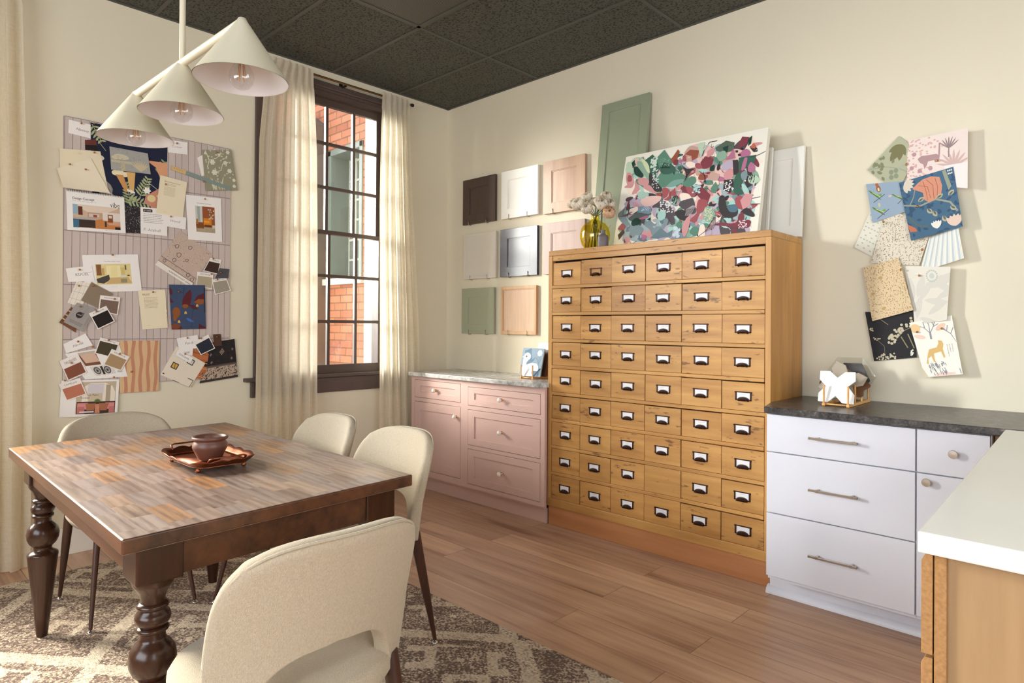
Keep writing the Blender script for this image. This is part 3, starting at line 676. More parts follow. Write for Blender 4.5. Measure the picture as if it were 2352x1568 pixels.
ffbox(.813, .843, 1.508, .885); ffbox(.813, .68, 1.508, .708); ffbox(.813, .398, 1.508, .424); ffbox(.813, .118, 1.508, .145)
ff.build('face_frame', M_pink, pink)
MB().box((.16, -.435, .001), (1.52, -.42, .118)).build('toe_kick', M_pink, pink)
FR = FY-.0015
for nm, (x0, x1, z0, z1), rl, (kx, kz) in (('drawer', (.196, .732, .721, .854), (.066, .042), (.452, .787)), ('door', (.196, .732, .167, .685), (.066, .062), (.690, .613)),
        ('drawer', (.816, 1.505, .711, .840), (.064, .042), (1.155, .775)), ('drawer', (.816, 1.505, .427, .677), (.064, .047), (1.155, .552)), ('drawer', (.816, 1.505, .148, .395), (.064, .047), (1.157, .272))):
    m = MB(); pa, pb = shaker_front(m, x0, x1, z0, z1, FR, rl)
    d = m.build(nm, M_pink, pink, bevel=.0012)
    boxo('panel', pa, pb, M_pink, d)
    knob(kx, FR, kz, d, M_ivory, M_brass)
ct = MB().prism([(.149, -.003, .885), (.149, -.52, .885), (1.512, -.52, .885), (1.541, -.475, .885), (1.541, -.441, .885), (1.519, -.441, .885), (1.519, -.003, .885)], (0, 0, .03)).build('countertop', M_marble, bevel=.003)
tag(ct, 'grey veined marble countertop on the pink cabinet', 'countertop')

# ------------------------------------------------------------------ card catalogue cabinet
XA, XB, CY, CZ = 1.527, 2.970, -.435, 1.768
cat = thing('card_catalog_cabinet', 'tall old pine card catalog cabinet with rows of small labelled drawers', 'cabinet', ((XA+XB)/2, -.22, 0))
for a_, b_ in ((XA, XA+.03), (XB-.028, XB)):
    boxo('side_panel', (a_, CY, .125), (b_, -.022, CZ-.034), M_pineside, cat, bevel=.002)
for a_, b_ in ((XA, XA+.03), (XB-.028, XB)):
    boxo('stile', (a_, CY-.004, .127), (b_, CY-.0002, CZ-.0345), M_pinev, cat, bevel=.001)
boxo('top_board', (XA, CY-.004, CZ-.034), (XB, -.022, CZ), M_pine, cat, bevel=.003)
boxo('back_panel', (XA+.03, -.040, .125), (XB-.028, -.024, CZ-.034), M_dark, cat)
boxo('gap_shade_core', (XA+.03, CY+.03, .15), (XB-.028, -.042, 1.70), M_dark, cat)  # near-black filler that paints the shade in the gaps between drawers
boxo('top_rail', (XA+.030, CY-.001, 1.700), (XB-.028, CY+.02, CZ-.034), M_pine, cat, bevel=.002)
boxo('bottom_rail', (XA, CY-.008, .122), (XB, CY+.02, .176), M_pine, cat, bevel=.004)
boxo('plinth', (XA+.004, CY+.004, 0), (XB-.002, -.025, .122), M_plinth, cat, bevel=.003)
CX = [XA+.031, 1.787, 2.018, 2.251, 2.481, 2.714, XB-.030]
rnd = random.Random(5)
proto_h = None
M_card = M_print
for r in range(9):
    zc = 1.619-.1709*r
    if r < 8: boxo('shelf_rail', (XA+.030, CY-.004+rnd.uniform(-.001, .001), zc-.096), (XB-.028-(.004 if r % 2 else 0), CY+.03, zc-.0765), M_pine, cat, bevel=.0025)
    for q in range(6):
        x0, x1 = CX[q]+rnd.uniform(.0008, .0025), CX[q+1]-rnd.uniform(.0008, .0025)
        zt = zc+rnd.choice([.0685, .070, .071, .073]); dy = rnd.uniform(-.003, .002)
        d = MB().box((x0, CY+dy, zc-.0755), (x1, CY+.03, zt)).build('drawer', M_pine, cat, bevel=.0018)
        if r == 7 and q == 3: continue
        if r == 0: zt = zc+.066
        xc = [1.672, 1.902, 2.136, 2.366, 2.596, 2.829][q]+rnd.uniform(-.004, .004); yf = CY+dy; zz = zc+rnd.uniform(-.003, .003)
        if proto_h is None:
            h = MB(); w, hh, b = .043, .0225, .0085
            for a, e in (((-w, -.003, hh-b*.7), (w, .0005, hh)), ((-w, -.003, -hh), (w, .0005, -hh+b*.6)), ((-w, -.003, -hh), (-w+b, .0005, hh)), ((w-b, -.003, -hh), (w, .0005, hh))): h.box(a, e)
            for sx in (-1, 1): h.lathe([(.0045, .0005), (.0045, -.003), (.002, -.0042)], (sx*(w-.001), 0, hh-.004), 10, 'y'); h.lathe([(.0045, .0005), (.0045, -.003), (.002, -.0042)], (sx*.024, 0, -hh-.001), 10, 'y')
            proto_h = h.build('label_holder', M_bronze, d, local=True, bevel=.0006)
            pm = MB(); vs = []; fs = []; NP = 9
            for i in range(NP):      # hooded finger pull
                a = pi*i/(NP-1); rx, rz = .031, .019
                for k, (sc, yy) in enumerate(((1, -.002), (.96, -.012), (.78, -.020))): 
                    vs.append((-rx*cos(a)*sc, yy, -hh-.001+rz*(sin(a)**.7)*(1 if k == 0 else .8 if k == 1 else .55)))
            for i in range(NP-1):
                for k in range(2): fs.append((i*3+k, i*3+k+1, i*3+k+4, i*3+k+3))
            fs.append(tuple(i*3+2 for i in range(NP)))
            proto_p = MB().add(vs, fs).build('pull', M_bronze, d, local=True, smooth=True, solid=.0012, angle=35)
            hl, pl = proto_h, proto_p
        else:
            hl = proto_h.copy(); COL.objects.link(hl); pl = proto_p.copy(); COL.objects.link(pl)
        base = Vector((xc, yf, zz))-wloc(cat)
        for o in (hl, pl): o.parent = d; o.location = base
        if r == 0 and q == 1: continue
        cm = MB(); cm.box((-.036, -.0006, -.019), (.036, .0004, .017), col=(240, 238, 240))
        for ln in range(rnd.choice([0, 1, 1, 2])):
            zl = .008-.009*ln; xs = rnd.uniform(-.024, -.012); n = rnd.randint(8, 14)
            pts = [(xs+k*.0032, -.0009, zl+rnd.uniform(-.002, .0022)) for k in range(n)]
            cm.tube(pts, .00035, 3, col=(104, 100, 112))
        co = cm.build('card', M_print, d, local=True); co.location = base

# ------------------------------------------------------------------ white base cabinets, granite counter
WY = -.617
def white_front(nm, x0, x1, z0, z1, par):
    return boxo(nm, (x0, WY, z0), (x1, WY+.018, z1), M_white, par, bevel=.0012)
def bar_pull(x0, x1, z, par):
    m = MB(); y = WY-.030
    m.box((x0, y-.005, z-.0045), (x1, y+.004, z+.0045))
    for x in (x0+.035, x1-.022): m.box((x-.0045, y, z-.0045), (x+.0045, WY, z+.0045)); m.box((x-.0055, y-.006, z-.006), (x+.0055, y+.005, z+.0065))
    for x in (x0, x1-.006): m.box((x, y-.006, z-.0055), (x+.006, y+.005, z+.0055))
    m.build('handle', M_nickel, par, bevel=.001)
ua = thing('base_cabinet', 'white flat front base cabinet with three drawers and bar handles', 'cabinet', (3.327, -.3, 0))
boxo('carcass', (3.0255, WY+.02, .112), (3.6265, -.003, .885), M_white, ua)
for z0, z1, zh in ((.7085, .880, .795), (.4255, .7035, .566), (.130, .4205, .2735)):
    d = white_front('drawer', 3.0247, 3.6245, z0, z1, ua); bar_pull(3.222, 3.420, zh, d)
ub = thing('base_cabinet', 'narrow white base cabinet with round knobs, half hidden by the island', 'cabinet', (3.75, -.3, 0))
boxo('carcass', (3.6275, WY+.02, .112), (3.872, -.003, .885), M_white, ub)
for nm, z0, z1, kx, kz in (('drawer', .7085, .880, 3.755, .798), ('door', .130, .7035, 3.667, .674)):
    d = white_front(nm, 3.6305, 3.868, z0, z1, ub)
    MB().lathe([(.0065, 0), (.006, -.010), (.0075, -.014), (.0155, -.020), (.0165, -.024), (.015, -.027), (0, -.0275)], (kx, WY, kz), 24, 'y').build('knob', M_nickel, d, smooth=True, angle=35)
tk = thing('toe_kick', 'white toe kick board with round shoe moulding under the white cabinets', 'toe kick', (3.45, -.47, 0))
boxo('board', (2.990, -.485, .0005), (3.95, -.470, .112), M_white, tk)
pr = [(2.978, -.470, .001)]+[(2.978, -.470-.036*cos(a), .001+.036*sin(a)) for a in [i*pi/16 for i in range(9)]]
MB().prism([(x, y-.001, z) for x, y, z in pr], (.972, 0, 0)).build('shoe_moulding', M_white, tk, smooth=True, angle=50)
gc = MB().prism([(2.973, -.003, .886), (2.973, -.4445, .886), (3.020, -.641, .886), (5.4, -.641, .886), (5.4, -.003, .886)], (0, 0, .030)).build('countertop', M_granite, bevel=.004)
tag(gc, 'dark speckled granite countertop on the white cabinets', 'countertop')
# the rest of the run beyond the island
uc = thing('base_cabinet', 'beige base cabinet side behind the island corner at the right frame edge', 'cabinet', (4.6, -.3, 0))
boxo('carcass', (3.876, WY+.06, .112), (5.38, -.003, .885), M_beech, uc)

# ------------------------------------------------------------------ island
isl = thing('kitchen_island', 'white topped island with unfinished particle board side, lower right corner', 'island', (4.7, -1.45, 0))
MB().prism([(3.963, -2.250, .876), (5.6, -2.262, .876), (5.6, -.650, .876), (3.917, -.650, .876)], (0, 0, .039)).build('countertop', M_quartz, isl, bevel=.003)
boxo('side_panel', (3.9865, -2.235, .001), (4.0055, -.68, .875), M_mdf, isl, bevel=.001)
boxo('end_panel', (4.0055, -2.228, .001), (5.5, -2.205, .875), M_beech, isl)
boxo('core', (4.0055, -2.205, .001), (5.5, -.70, .874), M_beech, isl)
for za, zb in ((.690, .872), (.36, .684), (.02, .354)):
    MB().prism([(3.966, -2.235, za), (3.984, -2.235, za), (3.984, -2.235, zb), (3.972, -2.235, zb), (3.966, -2.235, zb-.012)], (0, .62, 0)).build('drawer', M_mdf, isl, bevel=.0008)

# ------------------------------------------------------------------ cabinet door samples
def door_sample(name, label, x0, x1, z0, z1, mat, rail, rec=.007, thick=.022, yback=-.004, beadmat=None, pmat=None, group='sample doors on the right wall'):
    t = thing(name, label, 'cabinet door sample', ((x0+x1)/2, yback, z0), group)
    y = yback-thick; m = MB()
    rx, rz = rail
    m.ring(x0, x1, z0, z1, rx, rz, y, yback)
    m.build('frame', mat, t, bevel=.0015)
    boxo('panel', (x0+rx, y+rec, z0+rz), (x1-rx, yback-.002, z1-rz), pmat or mat, t)
    if rec < .0045: return t
    b = MB(); e = .006
    for a, c in (((x0+rx, y+.003, z0+rz), (x0+rx+e, y+rec+.001, z1-rz)), ((x1-rx-e, y+.003, z0+rz), (x1-rx, y+rec+.001, z1-rz)), ((x0+rx+e, y+.003, z1-rz-e), (x1-rx-e, y+rec+.001, z1-rz)), ((x0+rx+e, y+.003, z0+rz), (x1-rx-e, y+rec+.001, z0+rz+e))): b.box(a, c)
    b.build('bead', beadmat or mat, t)
    return t
Md_brown = wood('stained_dark_wood', (62, 46, 40), (84, 64, 54), 2, .38, 1, None, .08, vary=.02)
Md_tan = wood('stained_tan_wood', (176, 136, 108), (206, 170, 140), 2, .36, 1, None, .06, vary=.02)
Md_mauve = wood('stained_mauve_wood', (170, 142, 132), (196, 170, 160), 2, .38, 1, None, .06, vary=.02)
Md_oak = wood('light_oak', (204, 166, 134), (226, 194, 164), 2, .45, 1.6, None, .1, vary=.02)
Md_oakf = wood('light_oak_frame', (198, 156, 116), (220, 182, 142), 2, .45, 1.6, None, .1, vary=.02)
Md_white = pbr('warm_white_lacquer', (240, 236, 226), .35, var=.008)
Md_off = pbr('greige_lacquer', (214, 206, 192), .38, var=.008)
Md_navy = pbr('deep_navy_lacquer', (46, 52, 74), .22, var=.03, spec=.7)
Md_sage = pbr('sage_lacquer', (160, 164, 138), .42, var=.01)
Md_green = pbr('muted_green_lacquer', (148, 156, 130), .42, var=.012)
zr = [2.118, 1.664, 1.216]; HH = .372
S9 = [('door_sample', 'dark brown cabinet door sample, upper left of the wall grid', .226, .610, zr[0], Md_brown, (.078, .074), {}),
      ('door_sample', 'white cabinet door sample, middle of the top row on the wall', .678, 1.062, zr[0], Md_white, (.072, .072), {}),
      ('door_sample', 'tan stained wooden cabinet door sample, top row beside the tall green door', 1.120, 1.502, zr[0]-.010, Md_tan, (.074, .074), {}),
      ('door_sample', 'plain greige cabinet door sample with thin rim, left of the navy sample', .242, .622, zr[1], Md_off, (.020, .022), dict(rec=.003)),
      ('door_sample', 'glossy navy cabinet door sample in the centre of the wall grid', .670, 1.060, zr[1], Md_navy, (.074, .074), {}),
      ('door_sample', 'mauve brown cabinet door sample partly hidden behind the card catalog', 1.120, 1.503, zr[1], Md_mauve, (.074, .074), {}),
      ('door_sample', 'sage green cabinet door sample, lower left of the wall grid', .221, .604, zr[2], Md_sage, (.078, .072), dict(rec=.005)),
      ('door_sample', 'pale oak cabinet door sample with slim frame, bottom row', .680, 1.052, zr[2], Md_oakf, (.020, .022), dict(rec=.008, pmat=Md_oak))]
HK = {0: (.304, .510), 1: (.763, .956), 2: (1.209, 1.41), 3: (.324, .526), 4: (.765, .967), 5: (1.21, 1.41), 6: (.310, .511), 7: (.764, .961)}
DN = ['dark brown', 'white', 'tan wood', 'greige', 'navy', 'mauve', 'sage green', 'pale oak']
for i, (nm, lab, x0, x1, z0, mt, rail, kw) in enumerate(S9):
    door_sample(nm, lab, x0, x1, z0, z0+HH+(.012 if i == 2 else 0), mt, rail, **kw)
    for j, hx in enumerate(HK[i]):
        if i == 5 : continue
        zb = z0-.0028
        m = MB(); m.tube([(hx, -.001, zb+.010), (hx, -.001, zb-.001), (hx, -.004, zb-.0025), (hx, -.024, zb-.0025), (hx, -.030, zb), (hx, -.031, zb+.012), (hx, -.029, zb+.034)], .0022, 8)
        o = m.build('wire_hook', M_nickel, smooth=True)
        tag(o, 'small metal hook under the %s end of the %s door sample' % (('left', 'right')[j], DN[i]), 'hook', 'wire hooks holding the door samples')

# ------------------------------------------------------------------ things standing on the card catalogue cabinet
def leaning(name, label, cat_, x0, x1, ztop, ytop, ybot, thick, mat, rail, rec=.006, zb=CZ, shaker=True):
    """flat panel leaning back: front face bottom edge at ybot, top at ytop (front face)"""
    L = hypot(ztop-zb, ytop-ybot); ang = math.atan2(ytop-ybot, ztop-zb)      # rotation about x
    R = Matrix.Translation((0, ybot, zb+thick*sin(ang))) @ Matrix.Rotation(-ang, 4, 'X')
    t = thing(name, label, cat_, ((x0+x1)/2, ybot, zb))
    def B(m, a, b): m.box(a, b, R)
    z00 = .0005
    m = MB(); rx, rz = rail
    m.ring(x0, x1, z00, L, rx, rz, 0, thick, R)
    m.build('frame', mat, t, bevel=.0015)
    m = MB(); B(m, (x0+rx, rec, rz), (x1-rx, thick-.003, L-rz)); m.build('panel', mat, t)
    return t
leaning('cabinet_door', 'tall muted green shaker door leaning on the wall behind the painting', 'cabinet door', 1.650, 2.024, 2.788, -.032, -.150, .022, Md_green, (.062, .062))
leaning('cabinet_door', 'white shaker door leaning on the wall at the right end of the cabinet top', 'cabinet door', 2.60, 2.984, 2.264, -.030, -.078, .020, Md_white, (.060, .062))
leaning('cabinet_door', 'narrow strip of a plain white door showing between painting and white shaker door', 'cabinet door', 2.44, 2.826, 2.276, -.066, -.134, .018, Md_white, (.015, .02), rec=.002)

# bouquet
VX, VY = 1.786, -.290
vase = thing('vase', 'round yellow glass vase with narrow neck on the cabinet top', 'vase', (VX, VY, CZ))
vp = [(.045, 0), (.060, .006), (.082, .035), (.094, .075), (.0945, .105), (.086, .140), (.066, .166), (.036, .184), (.025, .192), (.0235, .200), (.0238, .222), (.026, .226)]
MB().lathe(vp, (VX, VY, CZ+.0005), 48, caps=False).build('vase_body', M_amber, vase, smooth=True, solid=.003)
MB().lathe([(.0, 0), (.045, 0), (.045, .006), (0, .006)], (VX, VY, CZ+.0005), 32, caps=False).build('vase_base', M_amber, vase, smooth=True, angle=40)
BL = [(1.614, -.300, 2.089, .036), (1.700, -.352, 2.066, .043), (1.716, -.28, 2.119, .037), (1.778, -.362, 2.029, .038), (1.764, -.26, 2.088, .034), (1.859, -.27, 2.106, .037), (1.882, -.350, 2.050, .046), (1.909, -.30, 2.048, .034), (1.938, -.35, 1.985, .041)]
BN = ['leftmost ivory peony of the bouquet', 'large ivory peony second from the left in the bouquet', 'ivory peony at the upper left of the bouquet', 'low ivory peony left of the bouquet centre', 'small ivory peony at the back middle of the bouquet', 'topmost ivory peony on the right of the bouquet', 'largest ivory peony at the bouquet right front', 'ivory peony half hidden at the right of the bouquet', 'drooping peach ivory peony, lowest on the right of the bouquet']
M_peach = m_petal('peach_petal', (250, 222, 192))
for i, ((x, y, z, r), lab) in enumerate(zip(BL, BN)):
    rnd = random.Random(40+i)
    t = thing('peony', lab, 'flower', (x, y, z), 'peonies in the yellow vase')
    m = MB(); out = (Vector((x, y, z))-Vector((VX, VY, 2.0))).normalized()
    out = (out*.5+Vector((.28, -.8, .45))).normalized()
    q0 = out.to_track_quat('Z', 'Y').to_matrix().to_4x4()
    for ring, (npet, tilt, sc) in enumerate(((7, 1.25, 1.0), (7, .95, .96), (6, .62, .9), (5, .33, .8), (3, .12, .62))):
        for k in range(npet):
            a0 = 2*pi*k/npet+ring*.45+rnd.uniform(-.15, .15); vs = []; nu, nv = 7, 6; rs = r*sc*rnd.uniform(.86, 1.05); pj = 1
            for v_ in range(nv+1):
                tv = v_/nv; th = pi-(pi-tilt*.75)*tv*.92    # from stem pole to the lip
                for u_ in range(nu+1):
                    tu = (u_/nu-.5); wd_ = (1.9*pi/npet)*sin(min(tv*1.15, 1)*pi*.55+.15)
                    a = a0+tu*wd_; rad = rs*(1+.10*sin(tu*11+k*2)*tv**2-.10*(2*tu)**2*tv+(.16 if ring < 2 else .05)*tv**4)*pj
                    vs.append(q0 @ Vector((rad*sin(th)*cos(a), rad*sin(th)*sin(a), rad*cos(th)*.86)))
            fs = [(b*(nu+1)+c, b*(nu+1)+c+1, (b+1)*(nu+1)+c+1, (b+1)*(nu+1)+c) for b in range(nv) for c in range(nu)]
            m.add([Vector((x, y, z))+v for v in vs], fs)
    m.build('bloom', M_peach if i == 8 else M_petal, t, smooth=True)
    sp = MB(); sp.lathe([(.0005, -.010), (.010, -.004), (.013, .002), (.006, .006), (.0005, .007)], (0, 0, 0), 10)
    sp.v = [tuple(Vector((x, y, z))-out*r*.9+q0 @ Vector(v)) for v in sp.v]; sp.build('sepal', pbr('sepal_green', (142, 150, 50), .6), t, smooth=True)
    ang = rnd.uniform(0, 6.28); rb = rnd.uniform(.02, .05); k = i-4
    e = Vector((x, y, z))-out*r*.9
    P = [e, e.lerp(Vector((VX+k*.003, VY+(i % 3-1)*.006, CZ+.235)), .55)+Vector((0, 0, .006)), Vector((VX+k*.0028, VY+(i % 3-1)*.007, CZ+.222)), Vector((VX-k*.0025, VY-(i % 3-1)*.004, CZ+.186)), Vector((VX-k*.010, VY-(i % 3-1)*.02, CZ+.020))]
    MB().tube(P, .0024, 7).build('stem', M_stem, t, smooth=True)
bot = MB().lathe([(0, 0), (.032, 0), (.0335, .004), (.0335, .058), (.029, .070), (.016, .078), (.0135, .084), (.0135, .094), (.0155, .099), (.0155, .104), (.011, .104), (.010, .08)], (1.922, -.392, CZ+.0005), 32, caps=False).build('bottle', M_greyb, smooth=True, angle=50)
tag(bot, 'small grey stoneware bottle in front of the yellow vase', 'bottle')
sprig = MB(); rnd = random.Random(9)
for k in range(5):
    a = Vector((1.93+rnd.uniform(-.004, .004), -.39, CZ+.09)); d = Vector((rnd.uniform(-.2, 1), rnd.uniform(-.4, .1), rnd.uniform(.1, .8)))
    P = [a]; 
    for j in range(9): d = d+Vector((rnd.uniform(-.35, .35), 0, rnd.uniform(-.3, .28))); d.normalize(); P.append(P[-1]+d*.014)
    sprig.tube(P, .0009, 5)
tag(sprig.build('dried_sprig', pbr('dried_straw', (150, 132, 86), .8), smooth=True), 'thin curly dried sprig in the small grey bottle', 'dried plant')

# ------------------------------------------------------------------ printed sheets
FONT = {}
def glyph(txt, shear=0., bold=0.):
    bold = bold if txt in ('Design Concept', 'vibe') else 0.
    k = (txt, shear, bold)
    if k in FONT: return FONT[k]
    c = bpy.data.curves.new('t', 'FONT'); c.body = txt; c.size = 1; c.shear = shear; c.resolution_u = 2; c.offset = bold; c.fill_mode = 'FRONT'
    o = bpy.data.objects.new('t', c); COL.objects.link(o)
    dg = bpy.context.evaluated_depsgraph_get(); me = o.evaluated_get(dg).to_mesh()
    tr = [[(me.vertices[i].co.x, me.vertices[i].co.y) for i in p.vertices] for p in me.polygons]
    xs = [x for t in tr for x, _ in t]; w = max(xs) if xs else 0
    o.evaluated_get(dg).to_mesh_clear(); bpy.data.objects.remove(o); bpy.data.curves.remove(c)
    FONT[k] = (tr, w); return FONT[k]
class Sheet:
    """a printed sheet; (s,t) run from its top left corner, s right 0..1, t down 0..1"""
    def __init__(s, quad, P, col=(245, 242, 236), n=1, lift=None, thick=.0004, aspect=None):
        s.q = [Vector((a, b)) for a, b in quad]; s.P = P; s.lift = lift or (lambda a, b: 0); s.k = 1; s.hold = False; s.step = .00001
        s.W = ((s.q[1]-s.q[0]).length+(s.q[2]-s.q[3]).length)/2; s.H = ((s.q[3]-s.q[0]).length+(s.q[2]-s.q[1]).length)/2
        s.m = MB(); vs = []; fs = []
        for lay in (0, 1):
            for j in range(n+1):
                for i in range(n+1): vs.append(s.pt(i/n, j/n, -thick if lay == 0 else 0))
        st = (n+1)**2
        for j in range(n):
            for i in range(n):
                a = j*(n+1)+i; f = (a, a+1, a+n+2, a+n+1); fs.append(f); fs.append(tuple(st+x for x in reversed(f)))
        rim = [i for i in range(n)]+[(j+1)*(n+1)-1 for j in range(n)]+[n*(n+1)+n-i for i in range(n)]+[(n-j)*(n+1) for j in range(n)]
        for a, b in zip(rim, rim[1:]+rim[:1]): fs.append((b, a, st+a, st+b))
        s.m.add(vs, fs, col)
    def pt(s, a, b, off=0):
        q = s.q; p = q[0]*(1-a)*(1-b)+q[1]*a*(1-b)+q[2]*a*b+q[3]*(1-a)*b
        return s.P(p.x, p.y, off+s.lift(a, b))
    def poly(s, pts, col, tri=None):
        s.k += 2e-6/s.step if s.hold else 1
        off = .00005+s.step*s.k
        pts = [(min(max(a, 0), 1), min(max(b, 0), 1)) for a, b in pts]
        vs = [s.pt(a, b, off) for a, b in pts]
        if tri is None:
            tri = tessellate_polygon([[Vector((a, b, 0)) for a, b in pts]]) if len(pts) > 3 else [(0, 1, 2)]
        N = None
        fs = []
        for t in tri:
            (x0, y0), (x1, y1), (x2, y2) = (pts[i] for i in t)
            ar = (x1-x0)*(y2-y0)-(x2-x0)*(y1-y0)
            if abs(ar) < 1e-9: continue
            fs.append(tuple(t) if ar < 0 else tuple(reversed(t)))
        s.m.add(vs, fs, col); return s
    def rect(s, a0, b0, a1, b1, col): return s.poly([(a0, b0), (a1, b0), (a1, b1), (a0, b1)], col)
    def ell(s, a, b, ra, rb, col, rot=0, n=12):
        pts = []
        for i in range(n):
            t = 2*pi*i/n; x, y = ra*cos(t), rb*sin(t); pts.append((a+x*cos(rot)-y*sin(rot), b+x*sin(rot)+y*cos(rot)))
        return s.poly(pts, col)
    def line(s, pts, w, col):
        asp = s.W/s.H
        P = [Vector((a*asp, b)) for a, b in pts]; h0 = s.hold
        if not h0: s.k += 1
        s.hold = True
        for p, q in zip(P, P[1:]):
            d = q-p
            if d.length < 1e-6: continue
            nn = Vector((-d.y, d.x)).normalized()*w/2; e = d.normalized()*w*.3
            s.poly([((v.x)/asp, v.y) for v in (p-e+nn, q+e+nn, q+e-nn, p-e-nn)], col)
        s.hold = h0; return s
    def leaf(s, a, b, L, w, ang, col):
        asp = s.W/s.H; pts = []
        for i in range(7): t = i/6; pts.append((t*L, w*sin(pi*t)**.8))
        for i in range(5, 0, -1): t = i/6; pts.append((t*L, -w*sin(pi*t)**.8))
        return s.poly([(a+(x*cos(ang)-y*sin(ang))/asp, b+(x*sin(ang)+y*cos(ang))) for x, y in pts], col)
    def text(s, txt, a, b, h, col=(60, 56, 54), shear=0, bold=0, center=False, width=None, rot=0):
        tr, w = glyph(txt, shear, bold); asp = s.W/s.H; sc = h
        if width: sc = width*asp/max(w, .01); 
        ox = -w/2 if center else 0
        s.k += 1; off = .00005+s.step*s.k
        vs = []; fs = []
        for t in tr:
            o = len(vs); P = []
            for x, y in t:
                X, Y = (x+ox)*sc, -y*sc*(1 if not width else h/sc); P.append((a+(X*cos(rot)-Y*sin(rot))/asp, b+X*sin(rot)+Y*cos(rot)))
            vs += [s.pt(min(max(p, 0), 1), min(max(q, 0), 1), off) for p, q in P]; fs.append(tuple(range(o, o+len(t))))
        s.m.add(vs, fs, col); return s
    def scrib(s, a0, a1, b, h, col=(120, 114, 112), seed=0, w=.006):
        r = random.Random(seed); n = max(4, int((a1-a0)/.02)); return s.line([(a0+(a1-a0)*i/n, b+r.uniform(-h, h)) for i in range(n+1)], w, col)
    def para(s, a0, a1, b0, n, db, col=(150, 142, 132), seed=0, h=.010):
        r = random.Random(seed); s.k += 1; s.hold = True
        for i in range(n):
            x = a0
            e = a1-(r.uniform(0, .12)*(a1-a0))
            while x < e:
                w = r.uniform(.03, .09)*(a1-a0)/.6; s.rect(x, b0+i*db, min(x+w, e), b0+i*db+h, col); x += w+.012
        s.hold = False; return s
    def build(s, name, mat=None, parent=None): return s.m.build(name, mat or M_print, parent)

# ------------------------------------------------------------------ pinboard on the left wall
BX = .009
pb = thing('pinboard', 'tall tile patterned pinboard on the left wall covered with samples', 'pinboard', (0, -2.318, .90))
pbm = MB(); pbm.prism([(.0005, -2.776, 2.422), (.0005, -1.862, 2.424), (.0005, -1.862, .93), (.0005, -2.768, .93)], (BX-.0015, 0, 0), col=(172, 157, 151))
rnd = random.Random(2)
rows = [.93, 1.19, 1.495, 1.795, 2.10, 2.424]
for z0, z1 in zip(rows, rows[1:]):
    yy = -2.772+.004
    while yy < -1.866:
        y1 = min(yy+.0352, -1.8625); k = rnd.uniform(-4, 5); pbm.add([(BX, a, b) for a, b in ((yy, z0+.003), (y1, z0+.003), (y1, z1-.003), (yy, z1-.003))], [(0, 1, 2, 3)], (200+k, 184+k, 176+k)); yy += .038
    pbm.add([(BX-.0006, a, b) for a, b in ((-2.772, z1-.002), (-1.8625, z1-.002), (-1.8625, z1+.0005), (-2.772, z1+.0005))], [(0, 1, 2, 3)], (150, 132, 128))
yy = -2.769
while yy < -1.87:
    pbm.add([(BX-.0008, a, b) for a, b in ((yy-.0012, .93), (yy+.0002, .93), (yy+.0002, 2.422), (yy-.0012, 2.422))], [(0, 1, 2, 3)], (140, 124, 120)); yy += .038
pbm.build('board', M_print, pb)
def PL(layer):
    x0 = BX+.0012+layer*.0013
    return lambda a, b, off: (x0+off, a, b)
def PR(layer):
    y0 = -.003-layer*.0016
    return lambda a, b, off: (a, y0-off, b)
